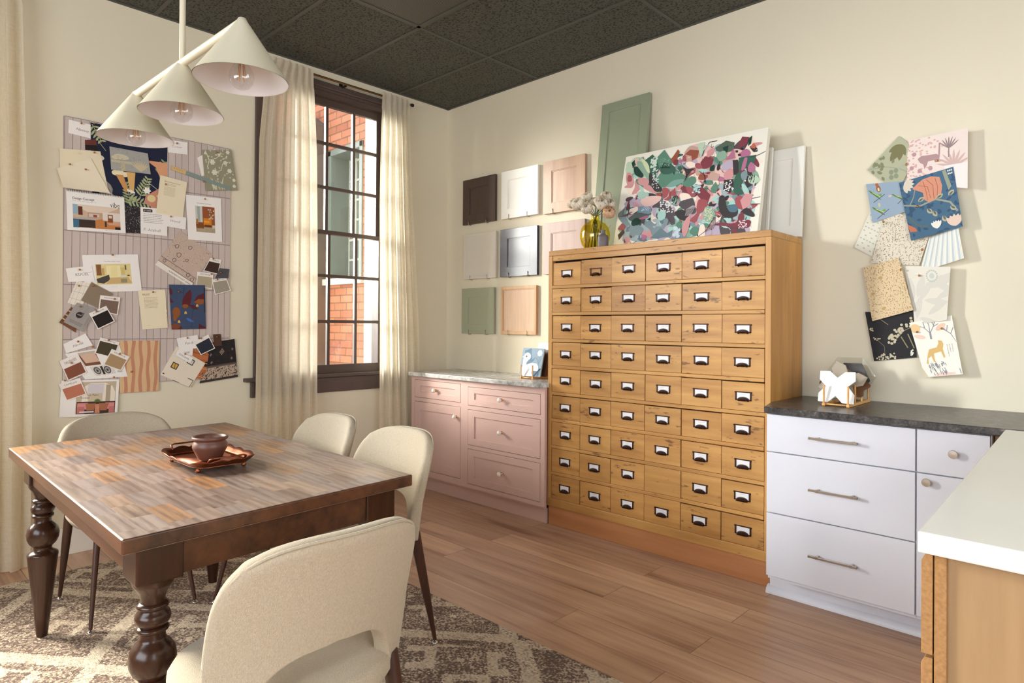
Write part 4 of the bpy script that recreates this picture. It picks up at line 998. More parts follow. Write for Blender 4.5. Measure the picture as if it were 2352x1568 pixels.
Q = dict(
    nanney=[(-2.752,2.406),(-2.648,2.401),(-2.648,2.324),(-2.753,2.332)],
    navyfloral=[(-2.649,2.415),(-2.246,2.416),(-2.246,1.978),(-2.635,1.957)],
    redchip=[(-2.675,2.310),(-2.621,2.324),(-2.613,2.261),(-2.673,2.254)],
    creamback=[(-2.794,2.237),(-2.600,2.260),(-2.560,2.049),(-2.786,2.024)],
    creamfront=[(-2.806,2.124),(-2.648,2.212),(-2.550,2.029),(-2.779,2.022)],
    concept=[(-2.763,2.015),(-2.479,2.019),(-2.469,1.806),(-2.755,1.795)],
    speckle=[(-2.476,1.970),(-2.393,1.974),(-2.391,1.815),(-2.468,1.810)],
    story=[(-2.393,1.972),(-2.246,1.978),(-2.245,1.814),(-2.390,1.815)],
    toile=[(-2.556,2.297),(-2.356,2.296),(-2.339,2.175),(-2.546,2.166)],
    letter1=[(-2.287,2.179),(-2.134,2.161),(-2.157,1.940),(-2.309,1.946)],
    wendi=[(-2.266,1.946),(-2.136,1.940),(-2.140,1.866),(-2.270,1.875)],
    conner=[(-2.246,2.403),(-2.132,2.410),(-2.130,2.334),(-2.242,2.326)],
    stick=[(-2.223,2.248),(-1.863,2.175),(-1.870,2.152),(-2.227,2.223)],
    greenfloral=[(-2.045,2.381),(-1.860,2.417),(-1.816,2.161),(-2.020,2.126)],
    greenback=[(-2.072,2.327),(-1.964,2.406),(-1.923,2.271),(-2.045,2.215)],
    orangeroom=[(-2.140,2.084),(-1.924,2.091),(-1.915,1.811),(-2.122,1.807)],
    rugsample=[(-2.170,1.856),(-1.970,1.728),(-2.107,1.508),(-2.310,1.635)],
    brownchip=[(-1.987,1.704),(-1.919,1.695),(-1.940,1.600),(-2.032,1.617)],
    felt=[(-1.932,1.641),(-1.870,1.639),(-1.876,1.579),(-1.957,1.573)],
    linenchip=[(-2.068,1.610),(-1.970,1.603),(-1.976,1.504),(-2.074,1.513)],
    greychip=[(-1.980,1.564),(-1.887,1.582),(-1.857,1.499),(-1.959,1.468)],
    yellowroom=[(-2.684,1.663),(-2.404,1.690),(-2.381,1.475),(-2.668,1.452)],
    kucel=[(-2.761,1.582),(-2.638,1.607),(-2.623,1.521),(-2.747,1.508)],
    gridfabric=[(-2.709,1.516),(-2.645,1.507),(-2.682,1.368),(-2.751,1.393)],
    taupefabric=[(-2.638,1.514),(-2.532,1.453),(-2.588,1.360),(-2.688,1.409)],
    taupechip=[(-2.595,1.441),(-2.494,1.432),(-2.507,1.329),(-2.604,1.349)],
    blackchip=[(-2.650,1.336),(-2.566,1.382),(-2.521,1.293),(-2.606,1.246)],
    greywood=[(-2.707,1.396),(-2.619,1.363),(-2.677,1.232),(-2.769,1.287)],
    brownwood=[(-2.733,1.370),(-2.693,1.342),(-2.711,1.229),(-2.788,1.285)],
    letter2=[(-2.402,1.476),(-2.253,1.487),(-2.235,1.257),(-2.376,1.245)],
    bluefloral=[(-2.233,1.520),(-2.021,1.527),(-2.014,1.251),(-2.215,1.246)],
    hardie=[(-2.768,1.165),(-2.665,1.224),(-2.628,1.156),(-2.755,1.114)],
    olivechip=[(-2.592,1.201),(-2.495,1.172),(-2.520,1.079),(-2.620,1.111)],
    tanchip=[(-2.535,1.135),(-2.443,1.086),(-2.488,1.006),(-2.577,1.045)],
    collage=[(-2.760,1.111),(-2.495,1.155),(-2.452,0.970),(-2.663,0.965)],
    rustchip=[(-2.786,1.072),(-2.701,1.114),(-2.655,1.003),(-2.745,0.961)],
    terrachip=[(-2.788,0.946),(-2.690,0.976),(-2.657,0.883),(-2.752,0.852)],
    sunpalm=[(-2.775,0.965),(-2.494,0.957),(-2.504,0.748),(-2.784,0.764)],
    stripes=[(-2.495,1.180),(-2.279,1.179),(-2.283,0.875),(-2.492,0.876)],
    fordie=[(-2.187,1.191),(-2.064,1.212),(-2.048,1.130),(-2.172,1.120)],
    adane=[(-2.179,1.119),(-2.090,1.129),(-2.093,1.086),(-2.173,1.077)],
    strdane=[(-2.178,1.123),(-2.090,1.068),(-2.110,1.036),(-2.195,1.089)],
    diamondtile=[(-2.184,1.142),(-2.014,1.031),(-2.105,0.884),(-2.276,0.971)],
    copper=[(-2.093,1.126),(-1.990,1.106),(-2.013,0.932),(-2.083,0.939)],
    navychip=[(-2.089,1.165),(-2.000,1.215),(-1.956,1.125),(-2.044,1.085)],
    leather=[(-1.969,1.215),(-1.921,1.217),(-1.911,1.141),(-1.959,1.139)],
    persian=[(-1.981,1.163),(-1.829,1.184),(-1.804,0.934),(-2.046,0.906)],
)
QR = dict(
    greenleaf=[(3.425,2.234),(3.512,2.138),(3.416,1.957),(3.284,2.088)],
    pinkjungle=[(3.461,2.204),(3.712,2.203),(3.713,1.924),(3.461,1.996)],
    bluetulip=[(3.426,2.001),(3.656,2.035),(3.696,1.752),(3.482,1.709)],
    deckchairs=[(3.280,2.016),(3.427,2.009),(3.471,1.860),(3.311,1.815)],
    dashes=[(3.298,1.873),(3.377,1.822),(3.314,1.642),(3.225,1.699)],
    creamleopard=[(3.373,1.880),(3.568,1.777),(3.514,1.588),(3.304,1.614)],
    bluestripe=[(3.554,1.723),(3.677,1.750),(3.700,1.607),(3.517,1.555)],
    tanleopard=[(3.268,1.591),(3.429,1.631),(3.493,1.372),(3.313,1.319)],
    paleleaf=[(3.450,1.589),(3.648,1.571),(3.635,1.323),(3.494,1.303)],
    blackflower=[(3.277,1.366),(3.490,1.372),(3.505,1.144),(3.319,1.118)],
    cheetah=[(3.473,1.311),(3.652,1.345),(3.698,1.076),(3.543,1.050)],
)
PINS_L=[('nanney',-2.694,2.396),('navyfloral',-2.632,2.411),('creamback',-2.631,2.246),('creamfront',-2.748,2.157),('creamfront',-2.673,2.142),('conner',-2.195,2.390),('letter1',-2.258,2.126),('wendi',-2.227,1.935),('greenfloral',-1.958,2.380),('stick',-2.036,2.180),('orangeroom',-2.027,2.072),('brownchip',-1.972,1.699),('linenchip',-1.983,1.598),('felt',-1.926,1.615),('greychip',-1.947,1.566),('yellowroom',-2.536,1.675),('kucel',-2.697,1.579),('gridfabric',-2.699,1.489),('taupefabric',-2.630,1.493),('taupechip',-2.525,1.422),('greywood',-2.693,1.374),('blackchip',-2.615,1.350),('letter2',-2.322,1.471),('hardie',-2.701,1.179),('collage',-2.630,1.148),('olivechip',-2.553,1.184),('tanchip',-2.496,1.105),('rustchip',-2.731,1.061),('terrachip',-2.761,0.966),('sunpalm',-2.524,0.971),('stripes',-2.432,0.998),('bluefloral',-2.181,1.477),('fordie',-2.126,1.194),('navychip',-2.046,1.190),('leather',-1.949,1.198),('strdane',-2.140,1.095),('persian',-1.972,1.160)]
PINS_R=[('greenleaf',3.459,2.085),('pinkjungle',3.592,2.075),('bluetulip',3.510,1.871),('deckchairs',3.362,1.814),('bluestripe',3.527,1.663),('paleleaf',3.518,1.538),('tanleopard',3.441,1.571),('cheetah',3.510,1.267),('cheetah',3.614,1.284)]
WHT = (242, 236, 230); CRM = (236, 222, 192); INK = (70, 64, 62)
SHEETS = {}
def sheet(key, name, label, cat_, layer, col=WHT, group=None, n=1, lift=None, thick=.0004, right=False, mat=None):
    s = Sheet((QR if right else Q)[key], (PR if right else PL)(layer), col, n, lift, thick)
    s.meta = (name, label, cat_, group, mat, layer); SHEETS[key] = s; return s
NAVY = (30, 34, 58); OLV = (172, 178, 130)
def fern(s, a, b, L, ang, col, n=6, w=.05, lw=.012):
    asp = s.W/s.H; ex, ey = a+L*cos(ang)/asp, b+L*sin(ang)
    s.line([(a, b), (ex, ey)], .008, col)
    for i in range(n):
        t = (i+.5)/n; x, y = a+(ex-a)*t, b+(ey-b)*t; l = w*(1-t*.5)*2.2
        for sg in (1, -1): s.leaf(x, y, l, lw, ang+sg*1.0, col)
# --- upper part of the board
s = sheet('navyfloral', 'wallpaper_sample', 'large navy botanical wallpaper sheet with moth and ferns at the top of the pinboard', 'wallpaper', 0, NAVY)
fern(s, .02, .02, .22, 1.1, OLV, 5); fern(s, .50, .98, .30, -1.75, (160, 168, 120), 8); fern(s, .62, .86, .28, -1.2, (170, 178, 128), 7); fern(s, .90, .55, .22, -1.3, (150, 160, 120), 5); fern(s, .44, .92, .36, .12, OLV, 8)
s.ell(.10, .42, .06, .035, (226, 214, 196)).rect(.09, .42, .115, .52, (210, 196, 176))
for a, b in ((.30, .58), (.36, .57), (.42, .59)): s.ell(a, b, .05, .035, (238, 226, 190))
s.poly([(.30, .60), (.40, .60), (.47, .80), (.43, .82)], (206, 150, 90)); s.poly([(.44, .55), (.56, .55), (.54, .80), (.49, .80)], (222, 176, 110)); s.ell(.50, .80, .06, .018, (240, 228, 214), .3)
s.poly([(.86, .74), (.70, .84), (.68, .93), (.80, 1.0), (.97, .98), (.97, .74)], (206, 140, 116)); s.ell(.78, .87, .06, .05, (226, 206, 150)).ell(.89, .83, .04, .03, (226, 206, 150)).ell(.93, .92, .05, .03, (80, 70, 66)); s.line([(.86, .74), (.74, .66), (.66, .63)], .006, (200, 196, 190)).line([(.87, .74), (.95, .66)], .006, (200, 196, 190))
s.poly([(.70, .36), (1, .36), (1, .62), (.90, .58), (.84, .44)], (222, 160, 120))
for k in range(6): s.leaf(.72, .77, .05, .016, k*pi/3, (240, 236, 226))
s.ell(.14, .78, .13, .09, (150, 140, 134), .5).ell(.12, .76, .025, .018, (30, 28, 30)).ell(.22, .88, .05, .035, (214, 196, 190))
s.line([(.04, .55), (.08, .62), (.06, .70)], .02, (150, 150, 130)).line([(.08, .20), (.18, .32)], .006, OLV)
s = sheet('nanney', 'name_card', 'white card with handwritten name in the top left corner of the pinboard', 'card', 1)
s.text('Nanney', .32, .62, .26, (120, 114, 116), .35, -.02)
s = sheet('redchip', 'paint_chip', 'brown red and black two tone paint chip below the handwritten corner card', 'paint chip', 1, (104, 54, 48)); s.rect(0, .5, 1, 1, (34, 26, 28))
s = sheet('creamback', 'letter_page', 'plain cream page pinned behind a tilted cream page', 'paper', 2, CRM, n=6, lift=lambda a, b: .004*(1-a)**2); s.rect(.44, .07, .52, .11, (214, 196, 164)).rect(.45, .08, .51, .10, CRM)
s = sheet('creamfront', 'letter_page', 'tilted cream page with curled corner left on the pinboard', 'paper', 4, (240, 226, 200), n=8, lift=lambda a, b: .002+.022*max(0, 1-a-.55*(1-b))**2); s.para(.30, .44, .07, 2, .03, (200, 184, 156), 3, .008)
s = sheet('toile', 'wallpaper_sample', 'blue grey toile wallpaper sample under the left lamp shade', 'wallpaper', 5, (168, 166, 160))
r_ = random.Random(4)
s.ell(.28, .38, .20, .13, (206, 198, 170)).ell(.12, .44, .09, .08, (206, 198, 170)).rect(.02, .55, .55, .66, (196, 186, 156)).rect(.25, .6, .36, 1, (190, 180, 150))
for k in range(30): s.line([(x0 := r_.uniform(0, .95), y0 := r_.uniform(0, .9)), (x0+r_.uniform(-.05, .06), y0+r_.uniform(-.1, .1))], .012, r_.choice([(128, 130, 128), (206, 196, 166), (142, 140, 132)]))
for k in range(9): s.leaf(.75, .95, .55, .03, -pi/2+(k-4)*.2, (204, 190, 156))
s = sheet('concept', 'presentation_calendar', 'white spiral bound design concept presentation with kitchen photo', 'presentation', 6)
s.text('Design Concept', .10, .21, .085, (60, 54, 52), 0, .012, width=.37).text('vibe', .74, .33, .20, (64, 58, 56), 0, .0, width=.17); s.para(.10, .56, .245, 1, .03, (190, 182, 176), 2, .010)
a0, b0, a1, b1 = .10, .33, .91, .92
def ph(s, a0, b0, a1, b1, items):
    for it in items:
        k, c, *p = it
        P = [(a0+(a1-a0)*x, b0+(b1-b0)*y) for x, y in p]
        s.poly(P, c) if k == 'p' else s.rect(P[0][0], P[0][1], P[1][0], P[1][1], c)
ph(s, a0, b0, a1, b1, [('r', (206, 176, 150), (0, 0), (1, 1)), ('p', (226, 206, 186), (0, 0), (1, 0), (.62, .35), (.3, .3)), ('r', (196, 158, 130), (.30, .3), (.62, .55)), ('r', (150, 178, 196), (0, 0), (.10, .42)), ('r', (96, 52, 34), (.11, .08), (.2, .45)), ('p', (196, 128, 74), (.45, .62), (.62, .55), (1, .8), (1, 1), (.4, 1)), ('r', (64, 48, 40), (.0, .6), (.46, .98)), ('r', (176, 172, 168), (0, .55), (.48, .64)), ('r', (70, 110, 136), (0, .66), (.12, 1)), ('r', (226, 214, 202), (.62, .25), (1, .62)), ('r', (136, 74, 44), (.73, .34), (.84, .68)), ('r', (220, 206, 190), (.75, .38), (.82, .5)), ('p', (214, 158, 128), (.7, .72), (1, .68), (1, .82), (.75, .8)), ('r', (206, 196, 190), (.33, .36), (.55, .5)), ('r', (160, 70, 56), (.42, .40), (.5, .5)), ('r', (60, 56, 54), (.66, .66), (.70, .9)), ('r', (40, 34, 32), (.88, .88), (1, 1))])
s.para(.64, .90, .945, 1, .03, (190, 182, 176), 2, .010)
s = sheet('speckle', 'pattern_card', 'black and white speckled pattern card beside the presentation', 'card', 4, (44, 40, 42)); r_ = random.Random(8)
for k in range(150): x0, y0 = r_.random(), r_.random(); s.line([(x0, y0), (x0+r_.uniform(-.07, .07), y0+r_.uniform(-.03, .03))], .008, r_.choice([(150, 140, 132), (206, 196, 186), (104, 96, 92)]))
s = sheet('story', 'text_card', 'white printed card with black heading bar and signature', 'card', 5); s.rect(.10, .06, .44, .17, (44, 40, 40)).text('STORY', .13, .145, .08, WHT, 0, .02).para(.10, .86, .24, 6, .062, (150, 144, 140), 5, .016).text('F. Arabull', .10, .88, .15, (150, 146, 146), .2)
s = sheet('letter1', 'letter_page', 'cream typed letter at the right edge of the navy wallpaper', 'paper', 7, CRM); s.rect(.19, .115, .22, .135, INK).para(.24, .78, .12, 1, .04, (150, 130, 100), 3, .012).para(.19, .62, .17, 2, .035, (180, 160, 124), 4, .010)
for i in range(10): s.scrib(.19, .60, .26+i*.025, .004, (176, 156, 122), i, .005)
s.para(.26, .42, .93, 1, .03, (200, 182, 148), 3, .008)
s = sheet('wendi', 'name_card', 'white handwritten card tucked under the cream typed letter', 'card', 6); s.text('Wendi', .28, .55, .30, (150, 146, 150), .25)
s = sheet('conner', 'name_card', 'white handwritten card right of the left lamp shade', 'card', 2); s.text('Conner', .20, .55, .24, (176, 156, 166), .3)
s = sheet('greenback', 'wallpaper_sample', 'white curled edge of a sample behind the sage floral wallpaper', 'wallpaper', 1, (240, 232, 222))
s = sheet('greenfloral', 'wallpaper_sample', 'sage green and white floral wallpaper sample, upper right of the pinboard', 'wallpaper', 4, (152, 146, 122)); IV = (224, 220, 198); r_ = random.Random(6)
s.line([(.12, .42), (.20, .25), (.14, .10), (.10, .02)], .018, IV).line([(.35, .55), (.55, .5), (.62, .35), (.82, .3)], .014, IV).line([(.2, .25), (.45, .2), (.6, .1), (.72, .1)], .012, IV)
for x0, y0, q_ in ((.30, .30, .09), (.72, .32, .07), (.33, .55, .10), (.85, .06, .07), (.82, .52, .08), (.10, .08, .05), (.92, .75, .06), (.55, .12, .05), (.9, .9, .06)):
    for k in range(6): s.leaf(x0, y0, q_*.8, q_*.28, k*pi/3, IV)
for k in range(34): s.leaf(r_.uniform(.05, .95), r_.uniform(.04, .7), .055, .016, r_.uniform(0, 6.3), (206, 204, 176))
for k in range(10): s.leaf(.28+r_.uniform(-.2, .35), 1, r_.uniform(.2, .38), .016, -pi/2+r_.uniform(-.4, .4), (206, 204, 176))
s = sheet('stick', 'paint_stir_stick', 'long sage painted stir stick pinned slanting across the upper right', 'paint stick', 6, (132, 146, 140), thick=.0015); s.rect(0, 0, .235, 1, (214, 178, 122)).para(.04, .2, .3, 1, .3, (150, 110, 70), 3, .10)
s = sheet('orangeroom', 'printed_page', 'white page with orange living room photo, right of the typed letter', 'printed page', 3); s.text('The Summer Tree Project', .5, .17, .03, INK, 0, .015, center=True, width=.42)
ph(s, .245, .225, .80, .81, [('r', (150, 84, 52), (0, 0), (1, 1)), ('r', (196, 196, 188), (0, 0), (.36, .62)), ('r', (160, 170, 166), (.1, .02), (.22, .6)), ('r', (206, 206, 196), (.26, .02), (.34, .6)), ('r', (176, 160, 128), (0, .80), (1, 1)), ('r', (214, 130, 36), (.40, .45), (.82, .72)), ('r', (236, 158, 50), (.42, .55), (.7, .62)), ('r', (130, 74, 34), (.03, .66), (.4, .86)), ('r', (176, 116, 46), (.02, .5), (.12, .7)), ('r', (110, 64, 36), (.45, .70), (.8, .78)), ('r', (206, 196, 168), (.85, .70), (1, .82))])
r_ = random.Random(3)
for k in range(15): x0, y0 = .245+.555*r_.uniform(.62, .95), .225+.585*r_.uniform(.08, .45); s.rect(x0, y0, x0+.035, y0+.03, r_.choice([(214, 196, 150), (176, 170, 150), (196, 150, 110)]))
for k in range(60): x0, y0 = .245+.55*r_.uniform(.05, .95), .225+.585*r_.uniform(.82, .98); s.rect(x0, y0, x0+.012, y0+.006, r_.choice([(120, 104, 84), (200, 186, 154)]))
# --- middle of the board
s = sheet('rugsample', 'rug_sample', 'tilted faded beige rug sample with bold lettered strip', 'rug sample', 2, (198, 176, 160), thick=.0025); r_ = random.Random(14)
s.rect(0, .88, 1, 1, (232, 224, 212)).text('KARMEN POINT OPAL', .34, .955, .045, (50, 44, 44), 0, .02, width=.62)
for k in range(170): x0, y0 = r_.uniform(.02, .98), r_.uniform(.02, .86); s.ell(x0, y0, r_.uniform(.004, .013), r_.uniform(.003, .012), r_.choice([(150, 126, 116), (120, 98, 94), (178, 150, 130), (216, 196, 180)]), n=6)
for x0, y0, q_ in ((.16, .35, .05), (.32, .5, .06), (.30, .66, .05), (.44, .2, .05), (.55, .5, .04), (.12, .8, .04), (.78, .78, .05), (.92, .82, .05)):
    P = [(x0+q_*cos(t*pi/3)*(1 if t % 2 else .8), y0+q_*sin(t*pi/3)) for t in range(7)]; s.line(P, .010, (110, 90, 88))
s.rect(0, .74, 1, .755, (150, 128, 116)).rect(0, .86, 1, .872, (160, 138, 124))
def chip(key, label, layer, sw, txt, hd=.26, m=.05, name='fabric_chip', cat_='fabric chip', r=True):
    s = sheet(key, name, label, cat_, layer, (238, 230, 222), thick=.001); s.rect(m, hd, 1-m, 1-m, sw)
    if txt: s.text(txt, .5, hd*.62, hd*.42, (120, 100, 96), 0, 0, center=True, width=.62)
    rq = random.Random(len(key)+sum(map(ord, key)))
    for k in range(26): x0, y0 = rq.uniform(m, .92-m), rq.uniform(hd, .93-m); f = rq.uniform(.88, 1.12); s.rect(x0, y0, x0+rq.uniform(.02, .08), y0+.012, tuple(min(255, v*f) for v in sw))
    return s
chip('brownchip', 'dark chocolate fabric chip on a white lettered card, upper of the right cluster', 4, (64, 42, 34), 'MERLIN')
s = sheet('felt', 'felt_swatch', 'small charcoal felt scrap between the chocolate and grey chips', 'fabric swatch', 5, (78, 76, 78), n=4, lift=lambda a, b: .005*a*a, thick=.002)
chip('linenchip', 'beige linen chip with lettered header beside the blue floral print', 5, (178, 164, 136), 'PATTERNE')
chip('greychip', 'grey green linen chip, lowest of the right cluster', 6, (160, 152, 134), 'PENELOPE', .18)
s = sheet('yellowroom', 'printed_page', 'white page with yellow dining room photo, left middle of the pinboard', 'printed page', 3); s.text('The Mint Ashby Project', .52, .19, .035, INK, 0, .015, center=True, width=.29)
ph(s, .21, .25, .84, .80, [('r', (226, 208, 148), (0, 0), (1, 1)), ('r', (240, 228, 176), (.3, .08), (.7, .65)), ('r', (136, 92, 56), (.02, .02), (.16, .55)), ('r', (196, 160, 104), (.17, .2), (.24, .55)), ('p', (76, 70, 66), (.0, .72), (.36, .52), (.38, .78), (.2, .95), (.03, .9)), ('r', (236, 220, 160), (.42, .1), (.6, .62)), ('r', (214, 190, 120), (.70, .18), (.82, .55)), ('r', (222, 216, 196), (.68, .55), (.84, .75)), ('p', (206, 176, 120), (.4, .68), (.9, .66), (1, .95), (.25, .98)), ('r', (150, 140, 110), (.68, .74), (.86, .93)), ('r', (60, 54, 50), (.88, .55), (.95, .6)), ('r', (90, 86, 60), (.83, .06), (.87, .3))])
s.para(.48, .58, .86, 1, .03, (190, 182, 176), 2, .008)
s = sheet('kucel', 'name_card', 'white card with the printed hand lettering on the left edge of the yellow room page', 'card', 5); s.text('KUCEL', .30, .60, .26, (130, 118, 120), .1, -.01); s.line([(.72, .47), (.95, .40)], .02, (150, 140, 140))
s = sheet('gridfabric', 'fabric_swatch', 'cream windowpane check fabric swatch behind the taupe swatch', 'fabric swatch', 4, (234, 224, 208), thick=.001)
for k in (.15, .45, .75): s.rect(k, 0, k+.012, 1, (160, 146, 132)); s.rect(0, k, 1, k+.010, (160, 146, 132))
s = sheet('taupefabric', 'fabric_swatch', 'plain taupe square fabric swatch, tilted, below the yellow room page', 'fabric swatch', 6, (140, 122, 102), thick=.001); r_ = random.Random(5)
for k in range(60): x0, y0 = r_.uniform(0, .9), r_.uniform(0, .97); f = r_.uniform(-9, 9); s.rect(x0, y0, x0+.1, y0+.012, (140+f, 122+f, 102+f))
chip('taupechip', 'grey brown chip with lettered header right of the taupe swatch', 7, (122, 98, 86), 'PALISSANDE', .24)
s = sheet('brownwood', 'veneer_sample', 'fan of brown wood veneer strips behind the grey wood tag', 'wood sample', 5, (120, 78, 54), thick=.003)
for k in (.2, .45, .7): s.rect(0, k, 1, k+.06, (206, 176, 140)).rect(0, k+.1, 1, k+.14, (84, 52, 36))
s = sheet('greywood', 'veneer_sample', 'grey wood grain sample tag with black round mark', 'wood sample', 8, (160, 154, 148), thick=.0015); r_ = random.Random(17)
for k in range(34): x0, f = r_.random(), r_.uniform(-22, 18); y0 = r_.uniform(0, .6); s.rect(x0, y0, x0+.012, y0+r_.uniform(.2, .5), (160+f, 152+f, 144+f))
s.ell(.45, .46, .17, .135, (48, 40, 38), n=22).rect(.34, .44, .56, .48, (150, 140, 134)).rect(.52, .32, .62, .44, (90, 86, 84)); s.para(.18, .84, .76, 3, .045, (110, 100, 96), 3, .016)
chip('blackchip', 'black chip on a white lettered card, tilted, below the grey brown chip', 9, (34, 26, 24), 'MEADE', .25)
s = sheet('letter2', 'letter_page', 'cream typed note with a torn right edge beside the blue floral print', 'paper', 4, CRM); r_ = random.Random(3)
s.rect(.15, .09, .18, .11, INK).para(.20, .45, .09, 1, .03, (120, 100, 76), 2, .014).para(.16, .40, .12, 1, .03, (120, 100, 76), 3, .012).para(.18, .72, .19, 9, .032, (176, 156, 124), 5, .009).para(.18, .36, .9, 1, .03, (200, 182, 150), 2, .008)
P = [(1, .30)]+[(1-r_.uniform(.0, .035), .30+.7*i/18) for i in range(1, 18)]+[(1, 1)]; s.poly(P, (206, 178, 140))
s = sheet('bluefloral', 'wallpaper_sample', 'deep blue print with dark red leaves and orange gourds', 'wallpaper', 7, (62, 76, 104))
RD, OG = (92, 34, 40), (146, 84, 40)
s.poly([(.33, .52), (.34, .35), (.44, .2), (.58, .10), (.62, .22), (.58, .40), (.52, .50), (.45, .53)], RD).poly([(.66, .38), (.78, .24), (.98, .18), (1, .38), (.85, .40)], RD).poly([(.52, .45), (.66, .45), (.80, .56), (.62, .54)], RD).poly([(.02, .05), (.09, .15), (.07, .24), (.0, .2)], RD).poly([(.01, .28), (.10, .40), (0, .40)], RD).poly([(.0, .88), (.2, .88), (.32, .98), (.2, 1), (0, 1)], RD).poly([(.8, .88), (1, .97), (1, 1), (.78, 1)], RD)
s.ell(.16, .62, .11, .12, OG).ell(.12, .72, .06, .1, OG, .3).ell(.42, .48, .09, .045, OG).poly([(.66, .39), (.8, .32), (1, .33), (.97, .42), (.85, .45)], OG).ell(.12, .93, .13, .06, (130, 70, 40))
for x0, y0 in ((.42, .62), (.22, .82), (.76, .46)):
    for k in (-1, 0, 1): s.leaf(x0, y0-.03, .075, .012, pi/2+k*.35, (222, 176, 90))
s.leaf(.42, .75, .20, .03, .5, (70, 110, 180)).line([(.40, .05), (.36, .3)], .006, (40, 48, 66)).line([(.68, .48), (.6, .7), (.58, .98)], .006, (40, 48, 66)).line([(.56, .78), (.72, .72)], .01, (120, 60, 44))
s.rect(.955, .06, 1, .62, (44, 54, 76))
# --- lower part of the board
s = sheet('collage', 'printed_page', 'white collage page with brown bench and two washing machines', 'printed page', 3)
s.poly([(.20, .04), (.52, .04), (.52, .52), (.20, .52)], (128, 82, 60)).poly([(.22, .12), (.5, .12), (.52, .42), (.24, .42)], (214, 180, 156)).rect(.2, .04, .52, .12, (196, 180, 166)).poly([(.26, .56), (.74, .56), (.76, .86), (.28, .9)], (222, 214, 206))
for x0 in (.38, .60): s.ell(x0, .72, .075, .13, (96, 88, 86), n=20).ell(x0, .72, .05, .09, (170, 164, 160), n=18).ell(x0, .72, .025, .045, (70, 66, 64))
s.rect(.47, .58, .52, .86, (54, 48, 46)).text('vibe', .80, .84, .14, (90, 84, 82), 0, 0, width=.11)
s = sheet('hardie', 'name_card', 'white handwritten card above the collage page, lower left', 'card', 4); s.text('Hardie', .30, .66, .30, (136, 124, 126), .35)
chip('olivechip', 'dark olive fabric chip on a white card above the tan linen chip', 5, (74, 64, 46), 'OLIVETTE', .2)
chip('tanchip', 'tan linen chip on a white card overlapping the olive chip', 7, (172, 142, 104), 'FRANCE', .26)
chip('rustchip', 'rust brown fabric chip with lettered white header at the left board edge', 6, (134, 80, 58), 'PALISADES', .42)
chip('terrachip', 'terracotta pink fabric chip with white header, lowest on the left', 8, (190, 118, 92), 'CAMELLIA', .32)
s = sheet('sunpalm', 'printed_page', 'white page with pink sofas under an arch, at the bottom of the pinboard', 'printed page', 4)
ph(s, .26, .05, .95, .93, [('r', (196, 178, 150), (0, 0), (1, 1)), ('p', (236, 224, 206), (.14, .66), (.14, .3), (.2, .14), (.34, .04), (.72, .04), (.9, .14), (.98, .34), (.98, .66)), ('r', (214, 204, 206), (.28, .06), (.68, .36)), ('r', (206, 188, 160), (.30, .36), (.66, .7)), ('r', (176, 160, 136), (.74, .1), (.86, .72)), ('r', (74, 50, 46), (.02, .62), (1, 1)), ('r', (216, 140, 136), (.04, .66), (.3, .86)), ('r', (216, 140, 136), (.74, .66), (.98, .86)), ('r', (196, 118, 112), (.04, .78), (.22, .98)), ('r', (196, 118, 112), (.84, .78), (.98, .98)), ('p', (170, 108, 76), (.24, .68), (.5, .68), (.46, .9), (.28, .9)), ('p', (170, 108, 76), (.58, .68), (.84, .68), (.78, .9), (.62, .9)), ('p', (206, 140, 110), (.49, .7), (.59, .7), (.61, .98), (.48, .98)), ('r', (232, 224, 220), (.1, .92), (.46, .96))])
for k in range(9): s.leaf(.63, .60, .09, .012, -pi/2+(k-4)*.38, (94, 112, 54))
s.text('Sun Palm', .44, .44, .075, (84, 76, 70), 0, .01, width=.20).text('Lounge', .34, .505, .065, (84, 76, 70), 0, .01, width=.15)
s = sheet('stripes', 'wallpaper_sample', 'tan and terracotta wavy striped paper sample at the bottom middle', 'wallpaper', 2, (218, 182, 138))
for k in range(5):
    x0 = .10+k*.19; L_ = []; R_ = []
    for i in range(13): t = i/12; w_ = .018*sin(t*9+k*2); L_.append((x0+w_, t)); R_.append((x0+.085+w_+.006*sin(t*14+k), t))
    s.poly(L_+R_[::-1], (198, 138, 108))
s.rect(.975, 0, 1, 1, (206, 172, 132))
s = sheet('copper', 'fabric_swatch', 'shiny copper satin swatch between the cream tile and dark rug sample', 'fabric swatch', 1, (186, 110, 66), n=6, lift=lambda a, b: .003*sin(b*12)**2, thick=.0008)
for k in range(9): y0 = .08+k*.1; s.poly([(0, y0), (1, y0+.06), (1, y0+.09), (0, y0+.05)], r_.choice([(206, 134, 84), (170, 96, 56), (160, 90, 52)]))
s = sheet('persian', 'rug_sample', 'dark Persian style rug sample with beige border, lower right of the pinboard', 'rug sample', 2, (38, 32, 34), thick=.0025); r_ = random.Random(23)
s.rect(0, .60, 1, .655, (104, 90, 82)).rect(0, .655, 1, .94, (186, 164, 142)).rect(0, .94, 1, 1, (60, 50, 46)).rect(0, .61, 1, .62, (44, 38, 38))
for k in range(140): x0, y0 = r_.random(), r_.uniform(.665, .93); s.ell(x0, y0, r_.uniform(.008, .03), r_.uniform(.006, .018), r_.choice([(58, 48, 46), (44, 38, 38), (120, 100, 88)]), r_.uniform(0, 3), 7)
for k in range(70): x0, y0 = r_.random(), r_.uniform(.02, .58); s.ell(x0, y0, .006, .006, r_.choice([(84, 72, 66), (64, 54, 52), (110, 96, 86)]), n=6)
